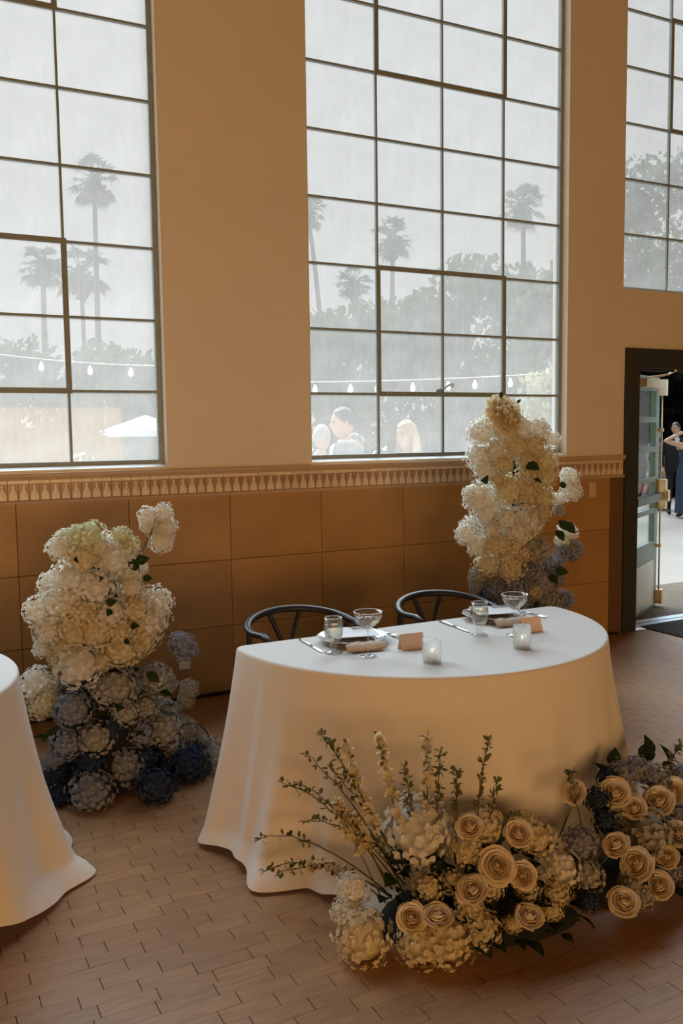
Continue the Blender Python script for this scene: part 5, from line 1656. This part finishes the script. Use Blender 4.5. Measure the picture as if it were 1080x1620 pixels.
def person(x, y, face, H, label, top, bottom, hair, hairmat, pose=None, shoe='suit_black', neckline=1.50, sleeve=True, dress=None, female=False, look=0.0, extra=None):
    k = H / 1.76
    P = {'pelvis': (0, 0, 0.95), 'waist': (0, 0.005, 1.10), 'chest': (0, 0.01, 1.32), 'neck': (0, 0.0, 1.47), 'skull': (0, 0.015, 1.57)}
    sw_, hw = (0.165, 0.09) if female else (0.19, 0.085)
    for s, n in ((-1, 'l'), (1, 'r')):
        P['sho_' + n] = (s * sw_, 0, 1.425)
        P['elb_' + n] = (s * (sw_ + 0.055), -0.02, 1.14)
        P['wri_' + n] = (s * (sw_ + 0.05), 0.07, 0.90)
        P['hip_' + n] = (s * hw, 0, 0.90)
        P['kne_' + n] = (s * (hw + 0.012), 0.02, 0.49)
        P['ank_' + n] = (s * (hw + 0.015), -0.02, 0.085)
        P['toe_' + n] = (s * (hw + 0.035), 0.15, 0.035)
    P.update(pose or {})
    g = 0.88 if female else 1.0
    rad = {'pelvis': (0.155 * (1.04 if female else 1), 0.115), 'waist': (0.135 * g, 0.10 * g), 'chest': (0.165 * g, 0.12 * g), 'neck': (0.055 * g, 0.055 * g), 'skull': (0.055, 0.06)}
    for n in 'lr':
        rad.update({'sho_' + n: (0.068 * g, 0.068 * g), 'elb_' + n: (0.045 * g, 0.045 * g), 'wri_' + n: (0.029 * g, 0.029 * g), 'hip_' + n: (0.095, 0.095), 'kne_' + n: (0.066, 0.066), 'ank_' + n: (0.045, 0.05), 'toe_' + n: (0.04, 0.032)})
    E = [('pelvis', 'waist'), ('waist', 'chest'), ('chest', 'neck'), ('neck', 'skull')]
    for n in 'lr':
        E += [('chest', 'sho_' + n), ('sho_' + n, 'elb_' + n), ('elb_' + n, 'wri_' + n), ('pelvis', 'hip_' + n), ('hip_' + n, 'kne_' + n), ('kne_' + n, 'ank_' + n), ('ank_' + n, 'toe_' + n)]
    names = list(P)
    me = bpy.data.meshes.new('skeleton')
    me.from_pydata([P[n] for n in names], [(names.index(a), names.index(b)) for a, b in E], [])
    tmp = bpy.data.objects.new('skeleton', me)
    COL.objects.link(tmp)
    md = tmp.modifiers.new('skin', 'SKIN')
    if not me.skin_vertices:
        bm = bmesh.new(); bm.from_mesh(me); bm.verts.layers.skin.verify(); bm.to_mesh(me); bm.free()
    for i, n in enumerate(names):
        me.skin_vertices[0].data[i].radius = rad[n]
        me.skin_vertices[0].data[i].use_root = (n == 'pelvis')
    sb = tmp.modifiers.new('sub', 'SUBSURF')
    sb.levels = sb.render_levels = 2
    bpy.context.view_layer.update()
    ev = bpy.data.meshes.new_from_object(tmp.evaluated_get(bpy.context.evaluated_depsgraph_get()))
    bpy.data.objects.remove(tmp)
    mb = MB()
    mats = [M['skin'], M[top], M[bottom], M[shoe]]
    wr = [Vector(P['wri_l']), Vector(P['wri_r'])]
    el = [Vector(P['elb_l']), Vector(P['elb_r'])]
    sh = [Vector(P['sho_l']), Vector(P['sho_r'])]
    def seg(p, a, b):
        t = max(0, min(1, (p - a).dot(b - a) / (b - a).length_squared))
        return (p - a.lerp(b, t)).length
    vs = [v.co.copy() for v in ev.vertices]
    for p in ev.polygons:
        c = p.center
        arm = min(min(seg(c, sh[i], el[i]), seg(c, el[i], wr[i])) for i in (0, 1)) < 0.085 and abs(c.x) > sw_ - 0.03
        if any((c - w).length < 0.035 for w in wr): mi = 0
        elif arm: mi = 1 if sleeve else 0
        elif c.z > neckline: mi = 0
        elif c.z > 0.98: mi = 1
        elif c.z > 0.075: mi = 2
        else: mi = 3
        mb.f.append(tuple(p.vertices)); mb.mi.append(mi)
    mb.v = [tuple(v) for v in vs]
    bpy.data.meshes.remove(ev)
    # head with brow, nose, mouth, ears and chin
    hc = Vector(P['skull']) + Vector((0, 0.012, 0.085))
    rotm = Matrix.Rotation(look, 3, 'Z')
    def warp(d, q):
        z = d.z
        s = 1.0 - 0.24 * max(0, -z - 0.1) - 0.05 * max(0, z)
        q = Vector((q.x * s, q.y * (1.0 - 0.12 * max(0, -z)), q.z))
        if d.y > 0.2:
            q.y += 0.010 * max(0, -z)                                                   # chin and jaw
            q.y -= 0.010 * math.exp(-((z - 0.1) / 0.12) ** 2) * (abs(d.x) > 0.18)        # eye sockets
            q.y += 0.020 * math.exp(-((z + 0.16) / 0.16) ** 2) * math.exp(-(d.x / 0.14) ** 2)   # nose
            q.y += 0.006 * math.exp(-((z + 0.5) / 0.09) ** 2) * math.exp(-(d.x / 0.3) ** 2)     # lips
            q.y += 0.005 * math.exp(-((z - 0.28) / 0.1) ** 2)                            # brow
        return rotm @ q
    mb.ball(hc, (0.074, 0.094, 0.118), 28, 22, 0, warp)
    for s in (-1, 1):
        mb.ball(hc + rotm @ Vector((s * 0.074, -0.008, -0.005)), (0.010, 0.022, 0.032), 8, 6, 0)
    for i in (0, 1):
        d = (wr[i] - el[i]).normalized()
        up = Vector((1 if i else -1, 0, 0)); up = (up - d * up.dot(d)).normalized()
        hand_pts(mb, wr[i], d, up, 0, 1.0)
    root = empty('person', (x, y, -0.02), face)
    root.scale = (k, k, k)
    tag(root, label, 'person', None)
    mb.build('body', mats, root, smooth=True)
    # eyes
    ey = MB()
    for s in (-1, 1):
        ey.ball(hc + rotm @ Vector((s * 0.030, 0.080, 0.012)), (0.012, 0.008, 0.007), 8, 6)
    ey.build('eyes', M['hair_dark'], root, smooth=True)
    # hair
    hb = MB()
    n, m_ = 24, 14
    low = {'short': -0.25, 'long': -0.4, 'up': -0.35}[hair]
    vs = []
    for j in range(m_ + 1):
        for i in range(n):
            a = 2 * pi * i / n
            fr_ = max(0, sin(a))                       # towards the face
            end = low + (0.95 - low) * max(0, fr_ - 0.15) ** 0.7 * 0.80 + (0.18 if hair == 'short' and abs(cos(a)) > 0.8 and fr_ < 0.3 else 0)
            th = pi / 2 + (math.asin(max(-1, min(1, end))) - pi / 2) * j / m_
            rr = 1.0 + 0.03 * sin(5 * a + j)
            q = Vector((0.082 * cos(th) * cos(a) * rr, 0.102 * cos(th) * sin(a) * rr - 0.004, 0.128 * sin(th) * rr))
            vs.append(hc + rotm @ q)
    hb.add(vs, [(j * n + i, j * n + (i + 1) % n, (j + 1) * n + (i + 1) % n, (j + 1) * n + i) for j in range(m_) for i in range(n)])
    if hair == 'long':
        vs = []
        for j in range(10):
            t = j / 9
            for i in range(17):
                a = pi - 0.30 + (pi + 0.60) * i / 16
                w = 1.0 + 0.28 * sin(pi * min(1, t * 0.9)) + 0.04 * sin(i * 2.3 + j)
                vs.append(hc + rotm @ Vector((0.082 * cos(a) * w, 0.100 * sin(a) * w * (1 - 0.1 * t) - 0.01, 0.02 - 0.34 * t)))
        hb.add(vs, [(j * 17 + i, j * 17 + i + 1, (j + 1) * 17 + i + 1, (j + 1) * 17 + i) for j in range(9) for i in range(16)])
    if hair == 'up':
        hb.ball(hc + rotm @ Vector((0, -0.095, 0.03)), (0.05, 0.045, 0.05), 10, 8)
    hb.build('hair', M[hairmat], root, smooth=True)
    if dress:
        mat_, prof_ = dress
        def sway(a, j):
            return 0.05 * sin(7 * a) * min(1, j / 4.0)
        db = MB()
        base = len(db.v)
        nn = 36
        for j, (rx, ry, z) in enumerate(prof_):
            for i in range(nn):
                a = 2 * pi * i / nn
                w = 1 + sway(a, j)
                db.v.append((rx * cos(a) * w, ry * sin(a) * w + 0.005, z))
        for j in range(len(prof_) - 1):
            for i in range(nn):
                db.f.append((j * nn + i, j * nn + (i + 1) % nn, (j + 1) * nn + (i + 1) % nn, (j + 1) * nn + i)); db.mi.append(0)
        db.build('dress', M[mat_], root, smooth=True)
    if extra == 'suit':
        jb = MB()
        nn = 36
        prof_ = [(0.10, 0.085, 1.50), (0.20, 0.115, 1.455), (0.215, 0.135, 1.38), (0.205, 0.145, 1.25), (0.185, 0.135, 1.10), (0.20, 0.145, 0.95), (0.215, 0.155, 0.82)]
        for j, (rx, ry, z) in enumerate(prof_):
            for i in range(nn):
                a = 2 * pi * i / nn
                jb.v.append((rx * cos(a), ry * sin(a), z))
        for j in range(len(prof_) - 1):
            for i in range(nn):
                jb.f.append((j * nn + i, j * nn + (i + 1) % nn, (j + 1) * nn + (i + 1) % nn, (j + 1) * nn + i)); jb.mi.append(0)
        jb.build('jacket', M[top], root, smooth=True)
        MB().lathe([(0.064, 1.47), (0.068, 1.50), (0.066, 1.525), (0.061, 1.528)], 20).build('shirt_collar', M['shirt'], root, smooth=True)
        MB().add([(-0.05, 0.118, 1.47), (0.05, 0.118, 1.47), (0.0, 0.152, 1.24), (0.0, 0.10, 1.50)], [(0, 2, 1), (0, 1, 3)]).build('shirt_front', M['shirt'], root)
    return root

# through the middle window
person(3.344, 1.22, radians(80), 1.85, 'man in a grey suit in profile behind the middle window', 'suit_grey', 'suit_grey', 'short', 'hair_dark', neckline=1.52, extra='suit')
person(3.80, 0.98, radians(105), 1.74, 'blonde long-haired woman behind the middle window', 'shirt', 'navy', 'long', 'hair_blonde', neckline=1.42, female=True, sleeve=False, dress=('shirt', [(0.16, 0.12, 1.36), (0.15, 0.115, 1.25), (0.13, 0.105, 1.1), (0.18, 0.14, 0.92), (0.24, 0.2, 0.5), (0.30, 0.26, 0.2)]))
person(3.49, 2.01, radians(-60), 1.72, 'man with grey hair and white shirt by the window edge', 'shirt', 'suit_grey', 'short', 'hair_grey', neckline=1.5)
person(3.60, 1.55, radians(150), 1.64, 'guest in a blue shirt behind the blonde woman', 'shirt_blue', 'suit_grey', 'short', 'hair_dark', neckline=1.5)
# through the doorway
person(13.45, 6.95, radians(150), 1.76, 'man in a black suit standing outside the doorway', 'suit_black', 'suit_black', 'short', 'hair_dark', neckline=1.5, extra='suit', look=radians(-30))
person(13.10, 6.34, radians(-27), 1.68, 'woman in navy raising her bare arms behind her head', 'navy', 'navy', 'up', 'hair_dark', female=True, sleeve=False, neckline=1.30,
       pose={'elb_l': (-0.44, 0.02, 1.50), 'wri_l': (-0.20, -0.02, 1.62), 'elb_r': (0.44, 0.02, 1.52), 'wri_r': (0.20, -0.02, 1.62)},
       dress=('navy', [(0.155, 0.12, 1.33), (0.15, 0.118, 1.22), (0.128, 0.105, 1.1), (0.175, 0.14, 0.93), (0.19, 0.155, 0.7), (0.2, 0.16, 0.4), (0.21, 0.17, 0.1)]))
person(14.00, 7.92, radians(170), 1.66, 'woman in a long floral dress beside the black-suited man', 'floral', 'floral', 'long', 'hair_dark', female=True, neckline=1.40,
       dress=('floral', [(0.165, 0.125, 1.40), (0.16, 0.12, 1.25), (0.135, 0.11, 1.1), (0.19, 0.15, 0.92), (0.25, 0.2, 0.55), (0.33, 0.28, 0.18)]))
